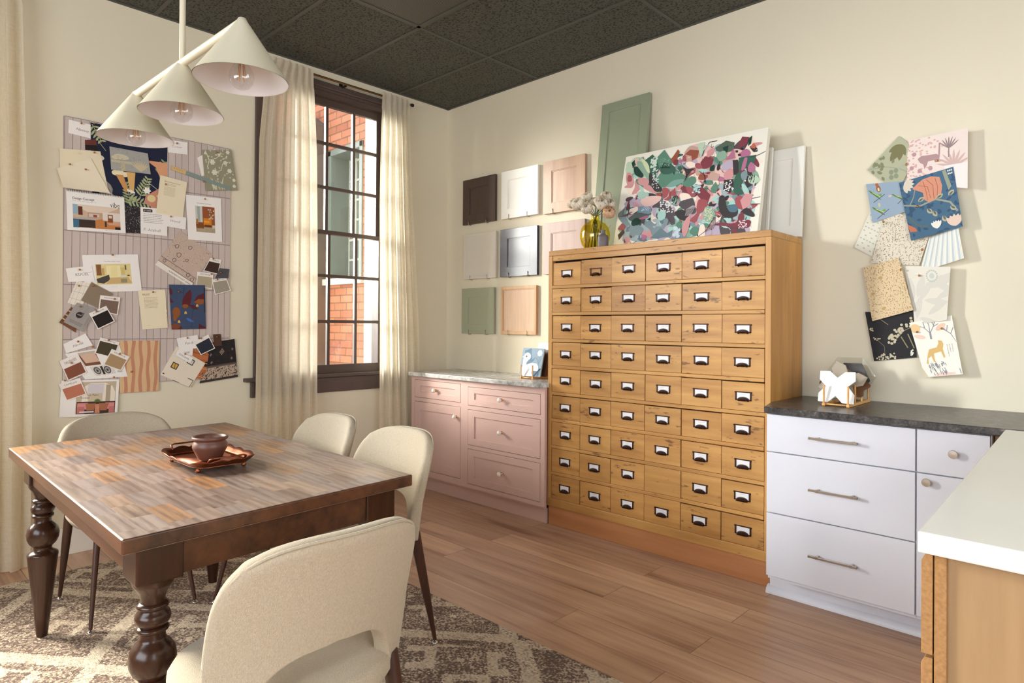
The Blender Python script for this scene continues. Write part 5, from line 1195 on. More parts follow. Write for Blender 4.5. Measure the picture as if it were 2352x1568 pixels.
for x0, y0, q_ in ((.5, .28, .09), (.12, .32, .04), (.88, .25, .04), (.2, .52, .04), (.84, .48, .04)):
    for f, c in ((1, (150, 128, 112)), (.65, (60, 48, 48)), (.35, (170, 140, 120))): s.poly([(x0-q_*f, y0), (x0, y0-q_*f), (x0+q_*f, y0), (x0, y0+q_*f)], c)
s = sheet('diamondtile', 'tile_sample', 'cream tile sample with small dark diamonds, tilted, lower right', 'tile', 4, (232, 220, 200), thick=.005)
def dia(x0, y0, q_, inner): s.poly([(x0-q_, y0-q_), (x0+q_, y0-q_), (x0+q_, y0+q_), (x0-q_, y0+q_)], (62, 52, 48)); s.poly([(x0-q_*.72, y0-q_*.72), (x0+q_*.72, y0-q_*.72), (x0+q_*.72, y0+q_*.72), (x0-q_*.72, y0+q_*.72)], inner)
dia(.24, .56, .10, (214, 168, 84)); dia(.60, .20, .10, (214, 210, 200)); s.line([(.22, .5), (.27, .62)], .02, (92, 70, 44))
s.rect(.98-.02, .72, .98, 1, (110, 96, 84)).rect(.78, .72, .98, .75, (110, 96, 84)).ell(.06, .92, .03, .02, (62, 52, 48)); s.rect(.40, .985, .62, 1, (90, 80, 72))
s = sheet('fordie', 'name_card', 'white handwritten card above the cream diamond tile', 'card', 7); s.text('Fordie', .32, .62, .30, (150, 144, 148), .25)
s = sheet('adane', 'lettered_label', 'upper white lettered label above the diamond tile', 'label', 8); s.text('ADANE', .5, .64, .36, (110, 100, 96), 0, 0, center=True, width=.56)
s = sheet('strdane', 'lettered_label', 'tilted white lettered label overlapping the diamond tile', 'label', 10); s.text('STRDANE', .5, .66, .38, (110, 100, 96), 0, 0, center=True, width=.7)
chip('navychip', 'dark navy fabric chip on a tilted white card, lower right', 9, (40, 44, 56), '', .22)
s = sheet('leather', 'leather_swatch', 'small dark brown leather tag above the dark rug sample', 'leather swatch', 7, (84, 56, 44), thick=.0015)
for key, s in SHEETS.items():
    nm, lab, ct_, gp, mt, ly = s.meta; o = s.build(nm, mt); tag(o, lab, ct_, gp)
    if key == 'concept':
        q = s.q; m = MB(); N = 34
        for i in range(N):
            t = (i+.5)/N; p = q[0].lerp(q[1], t); x0 = BX+.0012+ly*.0013
            m.tube([(x0+.001, p.x, p.y-.006), (x0+.006, p.x, p.y-.003), (x0+.007, p.x, p.y+.003), (x0+.003, p.x, p.y+.006), (x0-.0012, p.x, p.y+.003)], .0011, 5)
        m.build('spiral_binding', M_iron, o)
LEFTS = dict(SHEETS)
# push pins
pin0 = None
def push_pin(pos, nrm, label):
    global pin0
    if pin0 is None:
        me = MB().lathe([(.0008, -.004), (.0008, .002), (.0045, .003), (.0055, .005), (.005, .0075), (.003, .009), (0, .0094)], (0, 0, 0), 12, 'z').build('push_pin', M_pin, smooth=True)
        me.data.transform(Matrix.Translation((0, 0, -.004))); pin0 = me; o = me
    else: o = pin0.copy(); COL.objects.link(o)
    o.location = pos; o.rotation_euler = Vector(nrm).to_track_quat('Z', 'Y').to_euler(); tag(o, label, 'push pin', 'brass push pins')
cnt = {}
for key, y, z in PINS_L:
    s = LEFTS[key]; top = max([SHEETS[k].meta[5] for k in SHEETS if key == k]+[0])
    nm = s.meta[1]; cnt[key] = cnt.get(key, 0)+1
    if y > -1.875: y = -1.88
    short = nm.split(',')[0].split(' with ')[0].split(' below')[0].split(' above')[0].split(' beside')[0].split(' behind')[0].split(' at the')[0].split(' on ')[0].split(' between')[0].split(' right of')[0]
    d = 'upper left' if (key == 'creamfront' and cnt[key] == 1) else 'upper middle' if key == 'creamfront' else ''
    x0 = BX+.0012+top*.0013+s.lift(.3, .1)+.0035
    push_pin((x0, y, z), (1, 0, 0), ('brass push pin in the %s%s' % ((d+' of the ') if d else '', short))[:150])

# ------------------------------------------------------------------ wallpaper samples on the right wall
SHEETS.clear()
def rs(key, label, layer, col, lift_r=.03, lift_l=.0, lift_b=.0, n=8):
    return sheet(key, 'wallpaper_sample', label, 'wallpaper', layer, col, None, n, lambda a, b: lift_r*a+lift_l*(1-a)+lift_b*b, .0004, right=True)
s = rs('greenleaf', 'pale green sample with large olive leaf, topmost left of the right wall cluster', 0, (178, 178, 150), .004, .004); LF = (124, 120, 84)
for L_, w_, an in ((.45, .10, 1.5), (.38, .08, 1.0), (.34, .08, 2.0), (.30, .06, .5)): s.leaf(.30, .10, L_, w_, an, LF)
s.line([(.05, .95), (.35, .7), (.7, .55), (1, .5)], .02, (158, 160, 140)).line([(.6, .9), (.65, .6), (.8, .4)], .025, (168, 176, 164))
for k in range(16): rr_ = random.Random(k); s.leaf(rr_.uniform(.02, .45), rr_.uniform(.55, .95), .10, .035, rr_.uniform(0, 6), (132, 134, 104))
for k in range(4): s.ell(.66+.09*cos(k*1.57), .72+.09*sin(k*1.57), .07, .055, (140, 148, 122))
s = rs('pinkjungle', 'pink jungle wallpaper sample with tiger figure, top right of the right wall cluster', 1, (232, 214, 206), .050, 0, .008); r_ = random.Random(5); PK = (214, 172, 166)
s.hold = True
for k in range(230): x0, y0 = r_.random(), r_.random(); (s.ell(x0, y0, .022, .018, PK, n=7) if x0 < .35 or y0 > .8 or (y0 < .25 and x0 < .6) else None)
s.hold = False; MV = (176, 142, 144)
s.poly([(.18, .46), (.24, .40), (.50, .38), (.55, .42), (.55, .50), (.48, .55), (.46, .50), (.36, .52), (.34, .60), (.30, .68), (.28, .58), (.22, .54)], MV).line([(.54, .44), (.55, .18)], .03, MV)
for k in range(9): s.leaf(.78, .62, .30, .022, -pi/2+(k-4)*.36, (206, 176, 170))
for k in range(7): s.leaf(.70, .30, .22, .012, -pi/2+(k-3)*.3, (150, 128, 130))
s.line([(.70, .45), (.70, .12)], .02, (150, 128, 130))
for x0, y0 in ((.08, .66), (.22, .72), (.40, .66), (.12, .35)): s.ell(x0, y0, .04, .05, (186, 146, 150), n=7)
s.poly([(.62, .62), (1, .56), (1, 1), (.75, 1)], (238, 226, 222)).ell(.9, .82, .06, .05, (226, 196, 186))
s = rs('bluetulip', 'deep blue wallpaper sample with a large coral tulip on the right wall', 5, (72, 104, 130), .040, 0, .014); r_ = random.Random(2)
s.hold = True
for k in range(75): s.leaf(r_.random(), r_.random(), r_.uniform(.06, .12), .02, r_.uniform(0, 6.3), (56, 84, 112))
s.hold = False
s.line([(0, .40), (.3, .48), (.6, .44), (.85, .55), (.95, .72)], .028, (150, 156, 140)).line([(.12, .42), (.22, .3), (.26, .2)], .014, (150, 156, 140)).line([(.05, .62), (.2, .8), (.38, .84)], .022, (96, 106, 92))
CO = (208, 144, 118)
s.poly([(.22, .17), (.34, .10), (.44, .06), (.60, .05), (.74, .10), (.76, .25), (.72, .38), (.60, .44), (.48, .46), (.40, .40), (.40, .28), (.34, .24)], CO)
for P in ([(.34, .14), (.5, .2), (.52, .40)], [(.50, .08), (.60, .2), (.58, .42)], [(.66, .1), (.68, .25), (.64, .4)], [(.44, .1), (.46, .26), (.46, .42)]): s.line(P, .008, (160, 92, 74))
for x0, y0, an in ((.28, .40, -.4), (.62, .43, -.4), (.84, .44, -.7), (.52, .62, 1.2), (.84, .62, .8), (.68, .74, 1.3), (.42, .56, 1.0)): s.leaf(x0, y0, .11, .035, an, (176, 172, 146)); s.leaf(x0+.01, y0, .08, .015, an, (92, 104, 96))
for k in range(6): s.leaf(.08, .06, .16, .03, k*.4-.6, (214, 204, 186))
for k in range(5): s.leaf(.54, .92, .14, .025, -pi/2+(k-2)*.28, (232, 226, 216))
for k in range(5): s.leaf(.88, .96, .2, .04, -pi/2+(k-2)*.3, (222, 196, 178))
s.poly([(0, .72), (.14, .82), (.16, .88), (.02, .86)], (196, 116, 84)).poly([(.80, .02), (.86, .0), (.92, .3), (.86, .36), (.83, .2)], (150, 156, 136))
for k in range(6): s.ell(.90+.03*(k % 3), .04+.05*(k//3), .013, .016, (226, 222, 210), n=8)
s = rs('deckchairs', 'light blue sample with green striped deckchairs on the left of the right wall cluster', 3, (150, 168, 184), .0, .004, .004)
for x0, y0 in ((.08, .18), (.10, .62), (.72, .38)):
    s.poly([(x0, y0), (x0+.20, y0+.14), (x0+.32, y0+.12), (x0+.30, y0+.19), (x0+.18, y0+.22), (x0-.02, y0+.05)], (120, 160, 84)); s.line([(x0-.03, y0), (x0+.26, y0+.28)], .014, (70, 60, 50)).line([(x0+.40, y0+.16), (x0+.05, y0+.32)], .014, (70, 60, 50)).line([(x0+.05, y0+.06), (x0+.26, y0+.20)], .012, (206, 216, 160))
s.ell(.34, .16, .07, .10, (150, 104, 66)).ell(.32, .05, .05, .05, (176, 96, 56)).ell(.34, .18, .03, .05, (222, 206, 170)).ell(.27, .60, .035, .06, (196, 190, 160)).ell(.62, .42, .05, .025, (214, 190, 176))
s = rs('dashes', 'white sample with small grey green dashes behind the cream leopard print', 1, (224, 220, 204), .0, .005, .0)
for i in range(6):
    for j in range(9):
        if (i+j) % 2 == 0 or j % 3 == 0: s.rect(.06+i*.16, .05+j*.105, .06+i*.16+.09, .05+j*.105+.03, (186, 184, 162))
def leopard(s, c1, n, seed, q=.012):
    r = random.Random(seed); s.k += 1; s.hold = True
    for k in range(n): x0, y0 = r.random(), r.random(); s.ell(x0, y0, r.uniform(.5, 1.3)*q, r.uniform(.4, .9)*q, tuple(v+r.uniform(-12, 12) for v in c1), r.uniform(0, 3), 5)
    s.hold = False
s = rs('creamleopard', 'cream sample with fine grey leopard print in the middle of the right wall cluster', 2, (222, 212, 192), .004, .003, .003); leopard(s, (150, 136, 112), 620, 3)
s.line([(.5, 1), (.52, .9), (.56, .84)], .01, (130, 136, 130)).ell(.55, .88, .03, .02, (170, 176, 176))
s = rs('bluestripe', 'white sample with pale blue stripes on the right of the right wall cluster', 3, (238, 236, 224), .045, 0, .006)
for k in range(7): s.poly([(.05+k*.14, 0), (.10+k*.14, 0), (.10+k*.14, 1), (.05+k*.14, 1)], (198, 208, 212)); s.poly([(.12+k*.14, 0), (.13+k*.14, 0), (.13+k*.14, 1), (.12+k*.14, 1)], (214, 220, 220))
s = rs('paleleaf', 'off white sample with faint grey leaves beside the tan leopard print', 1, (232, 226, 212), .05, 0, .006)
for k in range(13): r_ = random.Random(k+50); s.leaf(r_.uniform(.05, .7), r_.uniform(.15, .95), .42, .06, r_.uniform(-1.6, .6), (218, 214, 202))
for k in range(16): s.ell(.60+.12*cos(k*.39), .17+.10*sin(k*.39), .022, .016, (190, 198, 188), n=6)
s.ell(.60, .17, .06, .05, (202, 208, 200))
s = rs('tanleopard', 'tan sample with dense leopard print at the left of the right wall cluster', 5, (222, 198, 158), .012, .004, .006); leopard(s, (166, 136, 98), 720, 8, .011)
for x0, y0 in ((.42, .27), (.14, .52), (.34, .83)): s.ell(x0, y0, .05, .03, (196, 164, 110))
s = rs('blackflower', 'black sample with pale flower sprigs at the lower left of the right wall cluster', 3, (42, 40, 42), .004, .002); r_ = random.Random(12); BGE = (196, 184, 156)
s.line([(.10, .0), (.45, .28)], .012, (150, 138, 100)).line([(.55, .62), (.78, .42), (.95, .35)], .012, (150, 138, 100)).line([(.28, .95), (.30, .72), (.16, .58)], .010, (120, 114, 90)).line([(.70, .55), (.82, .78)], .02, (150, 138, 100)).line([(.85, .5), (.96, .80)], .02, (150, 138, 100))
for k in range(34): t = r_.random(); s.ell(.45+.5*t+r_.uniform(-.07, .05), .64-.36*t+r_.uniform(-.12, .05), .032, .028, BGE, n=7)
for k in range(34): s.ell(r_.uniform(.08, .55), r_.uniform(.86, .99), .022, .018, BGE, n=6)
for k in range(8): s.ell(.12+r_.uniform(-.05, .12), .56+r_.uniform(-.03, .05), .018, .015, BGE, n=6); s.ell(.06+r_.uniform(-.02, .05), .36+r_.uniform(-.05, .05), .016, .015, BGE, n=6); s.ell(.9+r_.uniform(-.03, .03), .90+r_.uniform(-.06, .05), .02, .02, (226, 222, 206), n=6)
s = rs('cheetah', 'white sample with ochre cheetah and bare tree, lowest right of the right wall cluster', 6, (242, 238, 226), .036, 0, .014); OC = (220, 182, 116)
s.poly([(.24, .60), (.30, .52), (.50, .50), (.56, .44), (.57, .38), (.66, .40), (.68, .46), (.64, .54), (.66, .68), (.62, .70), (.58, .58), (.40, .60), (.38, .70), (.40, .76), (.34, .74), (.32, .64), (.22, .68), (.20, .78), (.15, .76)], OC)
GR = (150, 150, 152)
s.line([(.42, .34), (.43, .22)], .03, GR)
for P in ([(.43, .24), (.30, .12), (.22, .10)], [(.43, .22), (.44, .08), (.40, .02)], [(.43, .24), (.55, .12), (.60, .03)], [(.52, .14), (.66, .10)], [(.33, .14), (.32, .03)], [(.55, .12), (.52, .03)], [(.75, .20), (.9, .3), (1, .45)], [(.9, .3), (.98, .2)], [(.82, .25), (.86, .15)]): s.line(P, .012, GR)
s.ell(.70, .16, .13, .05, (238, 200, 176), -.3).ell(.10, .12, .13, .08, (238, 200, 150)).ell(.16, .28, .14, .04, (240, 206, 190), .2).ell(.55, .97, .3, .03, (240, 210, 196))
r_ = random.Random(4)
for k in range(46): x0, y0 = r_.uniform(.18, .62), r_.uniform(.74, .95); s.line([(x0, y0), (x0+.015, y0+.045)], .009, (128, 130, 136))
for k in range(7): x0, y0 = .76+.06*(k % 3), .48+.07*(k//3); s.line([(x0, y0), (x0, y0+.06)], .005, (176, 170, 166)).ell(x0, y0, .014, .010, (196, 190, 186), n=6)
s.poly([(.0, .82), (.10, 1), (0, 1)], (220, 206, 172)).line([(.95, .9), (.97, .98)], .01, (128, 130, 136))
RIGHTS = dict(SHEETS)
for key, s in SHEETS.items():
    nm, lab, ct_, gp, mt, ly = s.meta; o = s.build(nm, mt); tag(o, lab, ct_, gp)
cnt = {}
def local_st(s, x, z):
    best = (9, 0, 0)
    for i in range(21):
        for j in range(21):
            a, b = i/20, j/20; p = s.q[0]*(1-a)*(1-b)+s.q[1]*a*(1-b)+s.q[2]*a*b+s.q[3]*(1-a)*b; d = hypot(p.x-x, p.y-z)
            if d < best[0]: best = (d, a, b)
    return best[1:]
for key, x, z in PINS_R:
    s = RIGHTS[key]; a, b = local_st(s, x, z); cnt[key] = cnt.get(key, 0)+1
    short = s.meta[1].split(',')[0].split(' on ')[0].split(' at the')[0].split(' beside')[0].split(' of the')[0]
    pre = {'cheetah': ('left of the two brass pins in the ', 'right of the two brass pins in the ')}.get(key, ('brass push pin in the ',)*2)[cnt[key]-1]
    push_pin((x, -.003-s.meta[5]*.0016-s.lift(a, b)-.0035, z), (0, -1, 0), pre+short)

# ------------------------------------------------------------------ painting
LN = hypot(2.358-CZ, .14); AX0, AX1 = 1.925, 2.836
pt_y0, pt_y1 = -.290, -.150
ax = Vector((0, (pt_y1-pt_y0)/LN, (2.358-CZ)/LN)); an = Vector((0, -ax.z, ax.y))
art = thing('painting', 'large abstract painting in greens, mauves and greys leaning on the cabinet top', 'painting', ((AX0+AX1)/2, pt_y0, CZ))
def PA(a, b, off): p = Vector((a, pt_y0, CZ+.0092))+ax*b+an*(off+.0006); return tuple(p)
m = MB(); pts = [PA(AX0, 0, -.0007), PA(AX1, 0, -.0007), PA(AX1, LN, -.0007), PA(AX0, LN, -.0007)]
m.prism(pts, tuple(-an*.036)); m.c = [(236, 230, 216)]*len(m.f); m.build('canvas', M_paint, art, bevel=.002)
s = Sheet([(AX0, LN), (AX1, LN), (AX1, 0), (AX0, 0)], PA, (236, 230, 216), 1, None, .0003); s.step = .000004
# pixel frame of the study crop -> (s,t) by inverse bilinear of the seen quad
QP = [Vector((195, 415)), Vector((2032, 62)), Vector((1905, 1340)), Vector((62, 1515))]
def inv(px, py):
    a = b = .5
    for _ in range(12):
        p = QP[0]*(1-a)*(1-b)+QP[1]*a*(1-b)+QP[2]*a*b+QP[3]*(1-a)*b
        da = (QP[1]-QP[0])*(1-b)+(QP[2]-QP[3])*b; db = (QP[3]-QP[0])*(1-a)+(QP[2]-QP[1])*a
        e = Vector((px, py))-p; det = da.x*db.y-da.y*db.x
        a += (e.x*db.y-e.y*db.x)/det; b += (da.x*e.y-da.y*e.x)/det
    return a, b
G1, G2, G3, G4, G5 = (60, 96, 82), (92, 134, 114), (140, 170, 150), (28, 62, 52), (186, 206, 180)
RD1, RD2, PK1, PK2, PK3 = (128, 60, 70), (160, 84, 88), (206, 148, 148), (228, 190, 182), (178, 110, 140)
DK, DK2, BG, BG2, LV_, CR, MT = (60, 54, 56), (86, 78, 82), (128, 146, 152), (162, 178, 182), (186, 170, 188), (240, 222, 206), (168, 206, 196)
TA, RB = (196, 160, 146), (150, 82, 62)
r_ = random.Random(31)
def blob(pts, col, rough=10):
    P = []
    n = len(pts)
    for i in range(n):       # smooth the loop with a closed spline, slight wobble
        p0, p1, p2, p3 = (Vector(pts[(i+k-1) % n]) for k in range(4))
        for t in (0, .25, .5, .75):
            v = .5*((2*p1)+(p2-p0)*t+(2*p0-5*p1+4*p2-p3)*t*t+(3*p1-p0-3*p2+p3)*t**3); P.append(inv(v.x+r_.uniform(-rough, rough)*.25, v.y+r_.uniform(-rough, rough)*.25))
    s.poly(P, col)
def sharp(pts, col): s.poly([inv(*p) for p in pts], col)
def stroke(pts, w, col): s.line([inv(*p) for p in pts], w, col)
def dots(x0, y0, x1, y1, n, rx, ry, col, seed=0):
    r = random.Random(seed+n); s.k += 1; s.hold = True
    for k in range(n): a, b = inv(r.uniform(x0, x1), r.uniform(y0, y1)); s.ell(a, b, rx*r.uniform(.6, 1.2), ry*r.uniform(.6, 1.2), col, r.uniform(-.4, .4), 7)
    s.hold = False
# underlying washes
for px, py, qx, qy, c in ((500, 1300, 380, 150, BG2), (900, 1300, 380, 140, BG), (330, 1130, 200, 160, BG), (650, 1120, 260, 150, BG2), (1500, 1290, 330, 90, LV_), (480, 1000, 260, 100, LV_), (600, 930, 220, 110, CR), (1020, 820, 230, 110, BG2), (1400, 900, 250, 160, PK2), (1400, 650, 260, 130, CR), (1250, 380, 220, 140, PK2), (400, 560, 190, 160, G5), (1780, 300, 150, 140, CR), (1650, 1100, 200, 160, MT), (350, 780, 140, 110, CR), (1750, 700, 170, 200, G3), (1300, 1120, 200, 130, CR), (1500, 420, 220, 120, CR)):
    blob([(px+qx*cos(k*pi/5)*r_.uniform(.8, 1.1), py+qy*sin(k*pi/5)*r_.uniform(.8, 1.1)) for k in range(10)], c)
B_ = blob
def inside(px, py): a, b = inv(px, py); return .05 < a < .95 and .10 < b < .97
zone = lambda px, py: ([G1, G2, G3, G4, G5, MT] if px < 1000 and py < 760 else [BG, BG2, LV_, MT, (104, 124, 134), DK2, PK1] if py > 950 and px < 1000 else [RD1, RD2, PK1, PK2, PK3, G2, DK, LV_, TA] if px > 1000 and py < 900 else [DK, DK2, RD1, PK1, LV_, BG2, G2, MT, RD2])
def scatter(n, r0, r1, pal, leafy):
    for k in range(n):
        px, py = r_.uniform(110, 1960), r_.uniform(170, 1490)
        if not inside(px, py): continue
        rad = r_.uniform(r0, r1); sx, sy, ro = r_.uniform(.8, 1.5), r_.uniform(.45, .9), r_.uniform(0, 3.1); P = []
        if r_.random() < leafy:      # pointed petal or leaf
            for i in range(12): t = i/6*pi; w_ = (abs(sin(t))**.8)*(1 if t < pi else -1); P.append((rad*sx*cos(t), rad*sy*.7*w_*(1+.25*cos(t))))
        else:
            m_ = r_.randint(5, 9)
            for i in range(m_): q_ = rad*r_.uniform(.5, 1.3); P.append((q_*sx*cos(2*pi*i/m_), q_*sy*sin(2*pi*i/m_)))
        P = [(px+X_*cos(ro)-Y_*sin(ro), py+X_*sin(ro)+Y_*cos(ro)) for X_, Y_ in P]
        (sharp if len(P) == 12 or r_.random() < .35 else blob)(P, r_.choice(pal or zone(px, py)))
scatter(150, 60, 130, [LV_, BG2, PK2, TA, G3, BG, DK2, PK1, MT, CR], .3)
scatter(240, 26, 70, None, .5)
scatter(150, 12, 30, None, .6)
for k in range(46):
    px, py = r_.uniform(160, 1900), r_.uniform(260, 1450)
    if inside(px, py):
        an_ = r_.uniform(0, 6.3); q_ = r_.uniform(30, 90); P = [(px+q_*i/4*cos(an_+.25*i), py+q_*i/4*sin(an_+.25*i)) for i in range(5)]; s.line([inv(*p) for p in P], r_.uniform(.003, .005), r_.choice([(226, 218, 210), (206, 216, 206), (70, 54, 54), (214, 190, 190)]))
B_([(210, 500), (270, 480), (320, 560), (300, 630), (220, 600)], G5); sharp([(285, 490), (330, 450), (335, 520), (310, 560)], G4)
B_([(325, 540), (380, 540), (430, 590), (470, 640), (440, 670), (370, 650), (330, 610)], G4); B_([(370, 470), (440, 480), (520, 560), (575, 640), (570, 710), (520, 680), (450, 600), (380, 540)], G3); B_([(420, 430), (500, 470), (560, 560), (550, 620), (480, 540)], (206, 214, 176))
sharp([(480, 455), (590, 380), (640, 430), (700, 560), (640, 690), (560, 600), (540, 500)], G1); sharp([(640, 430), (755, 320), (840, 430), (830, 520), (700, 560)], G2); sharp([(640, 690), (720, 600), (860, 560), (900, 640), (760, 730), (690, 790), (600, 740)], G2)
B_([(700, 560), (760, 480), (860, 500), (920, 570), (840, 620), (740, 620)], G1); sharp([(760, 480), (850, 550), (700, 550)], G4); B_([(860, 660), (960, 610), (1050, 650), (1010, 720), (880, 760), (740, 790), (700, 780)], G2); B_([(800, 780), (900, 700), (1040, 690), (940, 760)], (120, 160, 150))
B_([(560, 600), (640, 700), (740, 800), (720, 840), (630, 830), (560, 740)], DK)
B_([(1010, 740), (1080, 680), (1150, 650), (1190, 700), (1140, 770), (1060, 780)], G2)
B_([(215, 630), (270, 610), (320, 680), (320, 770), (250, 780), (215, 710)], PK1); B_([(240, 650), (290, 650), (300, 710), (240, 720)], RD2); B_([(390, 710), (460, 670), (540, 690), (550, 740), (470, 765), (410, 750)], PK1); B_([(470, 790), (560, 760), (640, 830), (700, 870), (600, 850)], PK1)
sharp([(880, 400), (940, 315), (965, 345), (930, 450), (950, 480), (890, 510), (845, 440)], RB); B_([(890, 450), (950, 450), (930, 510), (890, 505)], RD1)
B_([(1060, 310), (1130, 270), (1240, 320), (1230, 400), (1140, 450), (1090, 410), (1030, 380)], TA); sharp([(1030, 380), (1100, 320), (1220, 330), (1200, 420), (1130, 460), (1120, 400)], RB)
B_([(1200, 260), (1290, 230), (1260, 330), (1240, 390)], G5); stroke([(1260, 400), (1290, 300), (1350, 230), (1440, 215)], .008, DK); stroke([(1230, 420), (1270, 330), (1330, 260)], .014, MT)
B_([(1050, 490), (1110, 470), (1190, 510), (1120, 550), (1070, 530)], CR); sharp([(1000, 530), (1080, 560), (1170, 550), (1100, 610), (1050, 690), (1060, 610)], DK); B_([(1240, 480), (1310, 410), (1390, 440), (1370, 530), (1270, 560)], RD1); B_([(1170, 500), (1230, 490), (1260, 550), (1190, 555)], RD2)
B_([(1360, 540), (1410, 510), (1410, 580), (1360, 590)], G4); B_([(1210, 570), (1300, 565), (1350, 590), (1250, 605)], MT)
B_([(1340, 650), (1390, 610), (1470, 630), (1450, 700), (1360, 700)], TA); B_([(1230, 630), (1330, 640), (1300, 690), (1220, 690)], RB)
sharp([(1420, 300), (1550, 215), (1650, 240), (1640, 340), (1540, 370), (1430, 340)], (86, 100, 86)); sharp([(1510, 300), (1580, 275), (1570, 350), (1530, 370)], G4); B_([(1440, 390), (1530, 340), (1560, 420), (1480, 470)], G3); sharp([(1540, 460), (1600, 380), (1640, 310), (1660, 430)], PK3); B_([(1320, 350), (1400, 300), (1400, 370), (1330, 420)], PK1)
B_([(1500, 570), (1530, 490), (1620, 460), (1640, 530), (1560, 580)], LV_); B_([(1530, 620), (1620, 560), (1640, 660), (1550, 700)], PK1)
sharp([(1680, 300), (1740, 170), (1820, 180), (1790, 270), (1720, 310)], RD1); sharp([(1820, 190), (1855, 160), (1840, 260), (1805, 290)], G4); sharp([(1830, 310), (1870, 250), (1900, 300), (1880, 325)], (190, 100, 80)); B_([(1730, 360), (1790, 325), (1835, 370), (1800, 430), (1740, 410)], PK3)
sharp([(1630, 460), (1690, 455), (1710, 530), (1690, 640), (1640, 640)], DK); sharp([(1700, 430), (1900, 400), (1880, 500), (1780, 560), (1700, 600)], G1); B_([(1760, 450), (1800, 440), (1770, 570), (1730, 580)], PK3); B_([(1810, 540), (1840, 490), (1885, 540), (1870, 610), (1810, 600)], PK3)
sharp([(1530, 700), (1640, 690), (1650, 800), (1600, 860), (1520, 820)], DK); B_([(1660, 660), (1740, 600), (1790, 660), (1720, 780), (1760, 870), (1650, 860)], G1); B_([(1730, 620), (1790, 600), (1790, 690), (1740, 700)], BG); sharp([(1760, 720), (1860, 765), (1800, 800)], DK); B_([(1735, 760), (1770, 760), (1820, 850), (1760, 850)], MT); B_([(1810, 680), (1870, 640), (1940, 700), (1880, 750), (1820, 740)], G5)
sharp([(1370, 800), (1430, 720), (1465, 790), (1430, 860), (1380, 850)], G2); sharp([(1190, 860), (1250, 780), (1290, 800), (1370, 880), (1330, 1000), (1220, 900)], RD1); B_([(1170, 960), (1240, 930), (1290, 1000), (1220, 1050), (1175, 1010)], PK2); B_([(1220, 940), (1330, 950), (1320, 1040), (1210, 1110)], RD2)
B_([(740, 810), (800, 790), (850, 850), (840, 940), (770, 930)], RD2); B_([(660, 860), (730, 850), (740, 900), (680, 890)], RB); sharp([(870, 890), (960, 900), (950, 990), (880, 1000)], G3)
B_([(980, 870), (1080, 860), (1140, 920), (1120, 960), (1020, 960)], CR); B_([(990, 960), (1080, 930), (1150, 920), (1180, 1000), (1190, 1090), (1110, 1110), (1040, 1060), (980, 1010)], DK2)
B_([(610, 1030), (700, 960), (800, 960), (900, 1060), (940, 1130), (820, 1120), (720, 1040)], DK2); B_([(930, 1080), (1040, 1060), (1100, 1140), (1040, 1190), (960, 1150)], DK); B_([(790, 1110), (900, 1130), (920, 1230), (840, 1180)], DK2)
B_([(440, 950), (560, 900), (730, 900), (700, 960), (600, 1010), (490, 1010)], PK2); B_([(400, 850), (480, 840), (560, 880), (470, 920), (410, 910)], (168, 196, 182))
B_([(1480, 900), (1540, 900), (1560, 1020), (1630, 1090), (1690, 1060), (1680, 1130), (1590, 1160), (1500, 1110), (1470, 1010)], DK); B_([(1570, 1010), (1680, 1000), (1680, 1080), (1600, 1080)], (84, 116, 130)); sharp([(1380, 940), (1450, 870), (1480, 900), (1400, 960)], MT)
B_([(1660, 930), (1720, 890), (1780, 960), (1800, 1040), (1720, 1060), (1670, 1000)], RD2); sharp([(1720, 950), (1780, 870), (1860, 880), (1830, 1010), (1750, 1060)], PK1); B_([(1720, 1090), (1800, 1040), (1880, 1120), (1850, 1150), (1760, 1110)], DK); B_([(1700, 1130), (1750, 1090), (1760, 1190), (1700, 1200)], RD1)
B_([(1420, 1240), (1500, 1210), (1640, 1220), (1820, 1180), (1830, 1250), (1770, 1280), (1600, 1260), (1500, 1250)], RD1); B_([(1300, 1040), (1370, 1030), (1430, 1100), (1380, 1200), (1300, 1180)], G3)
B_([(1020, 1290), (1060, 1180), (1120, 1130), (1120, 1220), (1090, 1330), (1050, 1380)], PK1); B_([(1120, 1190), (1180, 1120), (1240, 1080), (1200, 1200)], RD2); B_([(1120, 1310), (1180, 1260), (1240, 1300), (1200, 1370), (1140, 1350)], G2); B_([(940, 1240), (1000, 1190), (1010, 1270), (960, 1290)], G2)
B_([(280, 1170), (380, 1110), (560, 1090), (600, 1120), (440, 1160), (330, 1200)], (90, 100, 96)); B_([(330, 1200), (400, 1160), (460, 1200), (400, 1260), (330, 1250)], G4); B_([(440, 1160), (560, 1130), (550, 1160), (460, 1180)], PK3); sharp([(540, 1180), (600, 1150), (590, 1190)], G4)
B_([(150, 1270), (190, 1230), (240, 1280), (190, 1320), (130, 1300)], RD2); sharp([(130, 1370), (210, 1300), (230, 1340), (150, 1430)], (80, 70, 64)); B_([(290, 1290), (420, 1250), (500, 1300), (430, 1370), (320, 1340)], BG); B_([(480, 1360), (560, 1380), (500, 1430)], PK3); B_([(250, 1000), (290, 900), (270, 1020), (240, 1080)], RD1)
sharp([(600, 1400), (740, 1280), (830, 1340), (900, 1300), (880, 1380), (700, 1400)], (104, 128, 134)); B_([(360, 1050), (480, 1020), (600, 1060), (570, 1110), (430, 1090)], (126, 150, 168)); B_([(290, 1060), (400, 1030), (400, 1080), (300, 1120)], CR)
B_([(690, 1120), (740, 1060), (800, 1080), (790, 1160), (720, 1190)], MT); B_([(780, 1430), (840, 1390), (900, 1430), (840, 1450)], CR); B_([(1250, 1250), (1300, 1240), (1310, 1370), (1230, 1380)], CR)
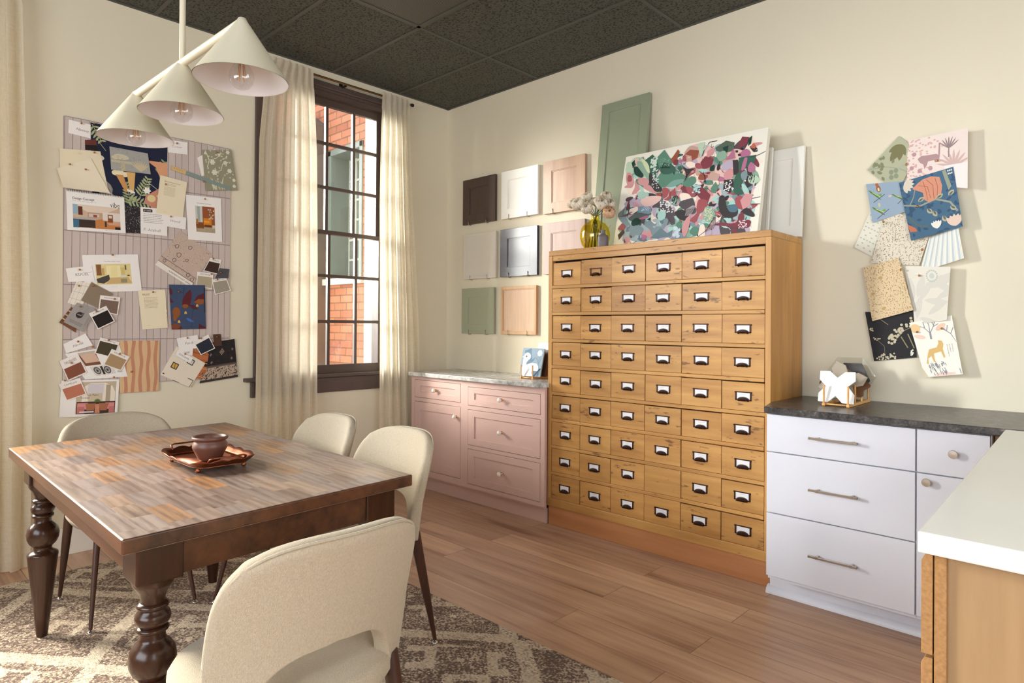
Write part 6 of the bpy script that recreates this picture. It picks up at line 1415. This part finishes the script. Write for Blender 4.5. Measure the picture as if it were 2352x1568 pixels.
for x0, y0 in ((1660, 340), (1690, 385), (1720, 310)): sharp([(x0, y0), (x0+30, y0), (x0+32, y0+26), (x0+4, y0+28)], (52, 38, 36))
dots(575, 410, 650, 560, 26, .010, .014, (206, 222, 206), 1); dots(600, 560, 690, 800, 60, .005, .007, (206, 214, 210), 2); dots(720, 960, 900, 1090, 46, .006, .008, (222, 220, 222), 3); dots(910, 1270, 990, 1400, 14, .014, .018, (198, 214, 222), 4); dots(1530, 710, 1640, 830, 28, .005, .009, (232, 228, 226), 5); dots(1150, 750, 1240, 850, 22, .009, .012, (176, 206, 206), 6)
dots(1300, 1040, 1400, 1190, 60, .005, .007, (206, 206, 170), 7); dots(1820, 640, 1880, 730, 14, .003, .012, (52, 60, 60), 8); dots(1700, 1190, 1790, 1280, 26, .005, .006, (226, 206, 210), 9); dots(880, 890, 950, 980, 12, .005, .014, (40, 60, 56), 10); dots(460, 1030, 560, 1080, 30, .003, .004, (206, 220, 226), 11); dots(340, 410, 470, 450, 5, .003, .006, (60, 44, 44), 12); dots(1350, 260, 1400, 300, 7, .003, .004, (60, 44, 44), 13); dots(700, 430, 830, 530, 60, .003, .004, (150, 180, 160), 14)
for P in ([(1840, 430), (1930, 400), (2010, 360)], [(1850, 930), (1940, 910)], [(1840, 995), (1940, 995)], [(250, 1480), (340, 1480), (410, 1440)], [(1200, 1400), (1320, 1310), (1400, 1180)], [(720, 830), (740, 880), (750, 940)], [(1490, 570), (1460, 530), (1480, 470)], [(830, 1240), (850, 1180), (890, 1240)], [(1050, 690), (1060, 640), (1040, 560)], [(1230, 590), (1300, 650), (1310, 740)], [(1280, 600), (1300, 690)]): stroke(P, .005, (70, 50, 48))
for k in range(7): stroke([(1060+k*12, 1130), (1080+k*14, 1050), (1150+k*7, 1010)], .003, (206, 196, 200))
for k in range(5): stroke([(1300+k*26, 1330-k*10), (1380+k*14, 1230), (1410+k*6, 1150)], .0035, (70, 60, 64))
for k in range(4): stroke([(760+k*14, 930), (830, 900-k*8), (840, 840)], .003, (214, 180, 176)); stroke([(150, 1150), (220+k*10, 1140), (300+k*14, 1090)], .0035, (104, 50, 44)); stroke([(180+k*14, 1150), (200+k*16, 1060)], .003, (104, 70, 54))
s.build('paint', M_paint, art)

# ------------------------------------------------------------------ tile racks
def rack(name, label, x0, x1, y0, y1, z, hp):
    t = thing(name, label, 'tile rack', ((x0+x1)/2, (y0+y1)/2, z))
    for x in (x0, x1): boxo('rail', (x-.0065, y0-.006, z+.001), (x+.0065, y1, z+.014), M_bamboo, t, bevel=.001)
    for y in (y0+.004, y1-.012): MB().tube([(x0, y, z+.0085), (x1, y, z+.0085)], .0042, 8).build('cross_bar', M_bamboo, t, smooth=True)
    n = 4
    for x in (x0, x1):
        for k in range(n): yy = y0+(y1-y0-.02)*k/(n-1); MB().tube([(x, yy, z+.012), (x, yy, z+hp)], .0044, 8).build('dowel', M_bamboo, t, smooth=True, angle=50)
    return t
rack('tile_rack', 'small wooden rack of tiles on the grey marble counter', 1.176, 1.284, -.318, -.06, .915, .095)
rack('tile_rack', 'small wooden rack of shaped tiles on the dark granite counter', 3.205, 3.311, -.398, -.060, .916, .098)
def slab(name, label, pts, yb, lean, z0, th, mat, x0, w, h, col=None, sheetfn=None):
    """a tile standing in a rack: pts are (s,t) fractions of w x h, leaning back by lean per metre"""
    u = Vector((0, lean, 1)).normalized(); nn = Vector((0, -u.z, u.y))
    P = [Vector((x0+a*w, yb, z0))+u*((1-b)*h) for a, b in pts]
    m = MB().prism(P, tuple(-nn*th)); 
    if col: m.c = [col]*len(m.f)
    o = m.build(name, mat, None, bevel=.0012); tag(o, label, 'tile')
    return o, u, nn
SQ = [(0, 0), (1, 0), (1, 1), (0, 1)]
M_tileb = pbr('blue_grey_glaze', (132, 156, 174), .3, var=.02); M_tbrown = pbr('chocolate_tile', (74, 48, 38), .45, var=.12, vscale=20); M_ttan = pbr('tan_ornate_tile', (176, 124, 74), .5, var=.3, vscale=70); M_twhite = pbr('white_matte_tile', (236, 234, 230), .4, var=.01); M_tgrey = pbr('greige_tile', (170, 156, 136), .45, var=.05)
sw, u_, n_ = slab('picture_tile', 'blue tile with a white bird picture in the marble counter rack', SQ, -.302, .245, .932, .010, M_tileb, 1.140, .198, .200)
S_ = Sheet([(1.140, .200), (1.338, .200), (1.338, 0), (1.140, 0)], lambda a, b, off: tuple(Vector((a, -.302, .932))+u_*b+n_*(off+.0004)), (146, 168, 186), 1, None, .0003)
DB = (112, 136, 156)
S_.poly([(.40, .0), (.44, .22), (.52, .40), (.62, .32), (.60, .42), (.46, .56), (.26, .62), (.16, .34), (.1, .1)], DB)
W_ = (240, 240, 242)
S_.ell(.26, .30, .165, .135, W_, .2, 18).poly([(.12, .30), (.36, .40), (.27, .50), (.26, .60), (.5, .52), (.74, .54), (.86, .66), (.85, .80), (.70, .82), (.58, .80), (.56, .88), (.70, 1), (.20, 1), (.06, .9), (.03, .80), (.10, .66), (.08, .42)], W_).ell(.22, .30, .028, .035, (64, 64, 70)).poly([(.10, .29), (.02, .33), (.10, .36)], (230, 224, 214))
S_.poly([(.62, .80), (.86, .80), (.92, .92), (.72, 1)], DB).line([(.82, .30), (.84, .55), (.86, .78)], .014, DB).line([(.84, .55), (.72, .36), (.64, .34)], .016, DB).line([(.85, .5), (.92, .34)], .014, DB).poly([(.66, .98), (.92, .70), (.98, .72), (.72, 1)], (60, 84, 110))
for k in range(8): S_.leaf(.82, .17, .12, .05, k*pi/4, (232, 236, 236))
S_.line([(.28, .74), (.4, .62), (.6, .58)], .010, (214, 214, 216)).poly([(.22, .98), (.45, .72), (.46, .76), (.30, 1)], (206, 206, 208))
S_.build('picture', M_print, sw)
slab('sample_tile', 'chocolate brown tile behind the white bird tile', SQ, -.246, .245, .932, .011, M_tbrown, 1.150, .185, .190)
slab('sample_tile', 'ornate tan tile, second behind the white bird tile', SQ, -.190, .245, .932, .010, M_ttan, 1.150, .200, .185)
wt, u2, n2 = slab('sample_tile', 'white tile with pale grey corner at the back of the marble counter rack', SQ, -.135, .24, .932, .010, M_twhite, 1.130, .215, .235)
XP = [(490, 500), (710, 515), (868, 668), (1040, 550), (1250, 560), (1250, 758), (1088, 868), (1215, 1052), (1190, 1246), (952, 1222), (812, 1065), (632, 1192), (415, 1170), (436, 984), (602, 842), (475, 690)]
# undo the slight skew so the cross is regular, then scale to 165 mm
def xn(x, y): t = (y-530)/690; return ((x-(470-t*65))/(775+t*5), (y-(500+(x-490)*.085))/690)
XN = [xn(*p) for p in XP]
slab('cross_tile', 'white cross shaped tile at the front of the rack on the granite counter', XN, -.388, .19, .931, .009, M_twhite, 3.173, .156, .150)
slab('cross_tile', 'greige cross shaped tile just behind the white cross tile', [(.5+(a-.5)*cos(.5)-(b-.5)*sin(.5), .5+(a-.5)*sin(.5)+(b-.5)*cos(.5)) for a, b in XN], -.300, .2, .944, .009, M_tgrey, 3.170, .160, .158)
WV = [(.5+(.46+.045*cos(8*k*2*pi/64))*cos(k*2*pi/64), .5+(.46+.045*cos(8*k*2*pi/64))*sin(k*2*pi/64)) for k in range(64)]
slab('scalloped_tile', 'brown marbled tile with wavy outline in the middle of the granite counter rack', WV, -.215, .2, .932, .009, pbr('brown_marble_tile', (122, 84, 54), .35, var=.25, vscale=14), 3.120, .232, .155)
HX = [(.5+.5*cos(pi/3*k), .5+.5*sin(pi/3*k)) for k in range(6)]
slab('hexagon_tile', 'dark slate hexagon tile near the back of the granite counter rack', HX, -.160, .2, .935, .008, M_slate, 3.170, .165, .19)
slab('hexagon_tile', 'clear acrylic hexagon leaning at the back of the granite counter rack', HX, -.100, .12, .935, .005, M_clear, 3.105, .245, .215)
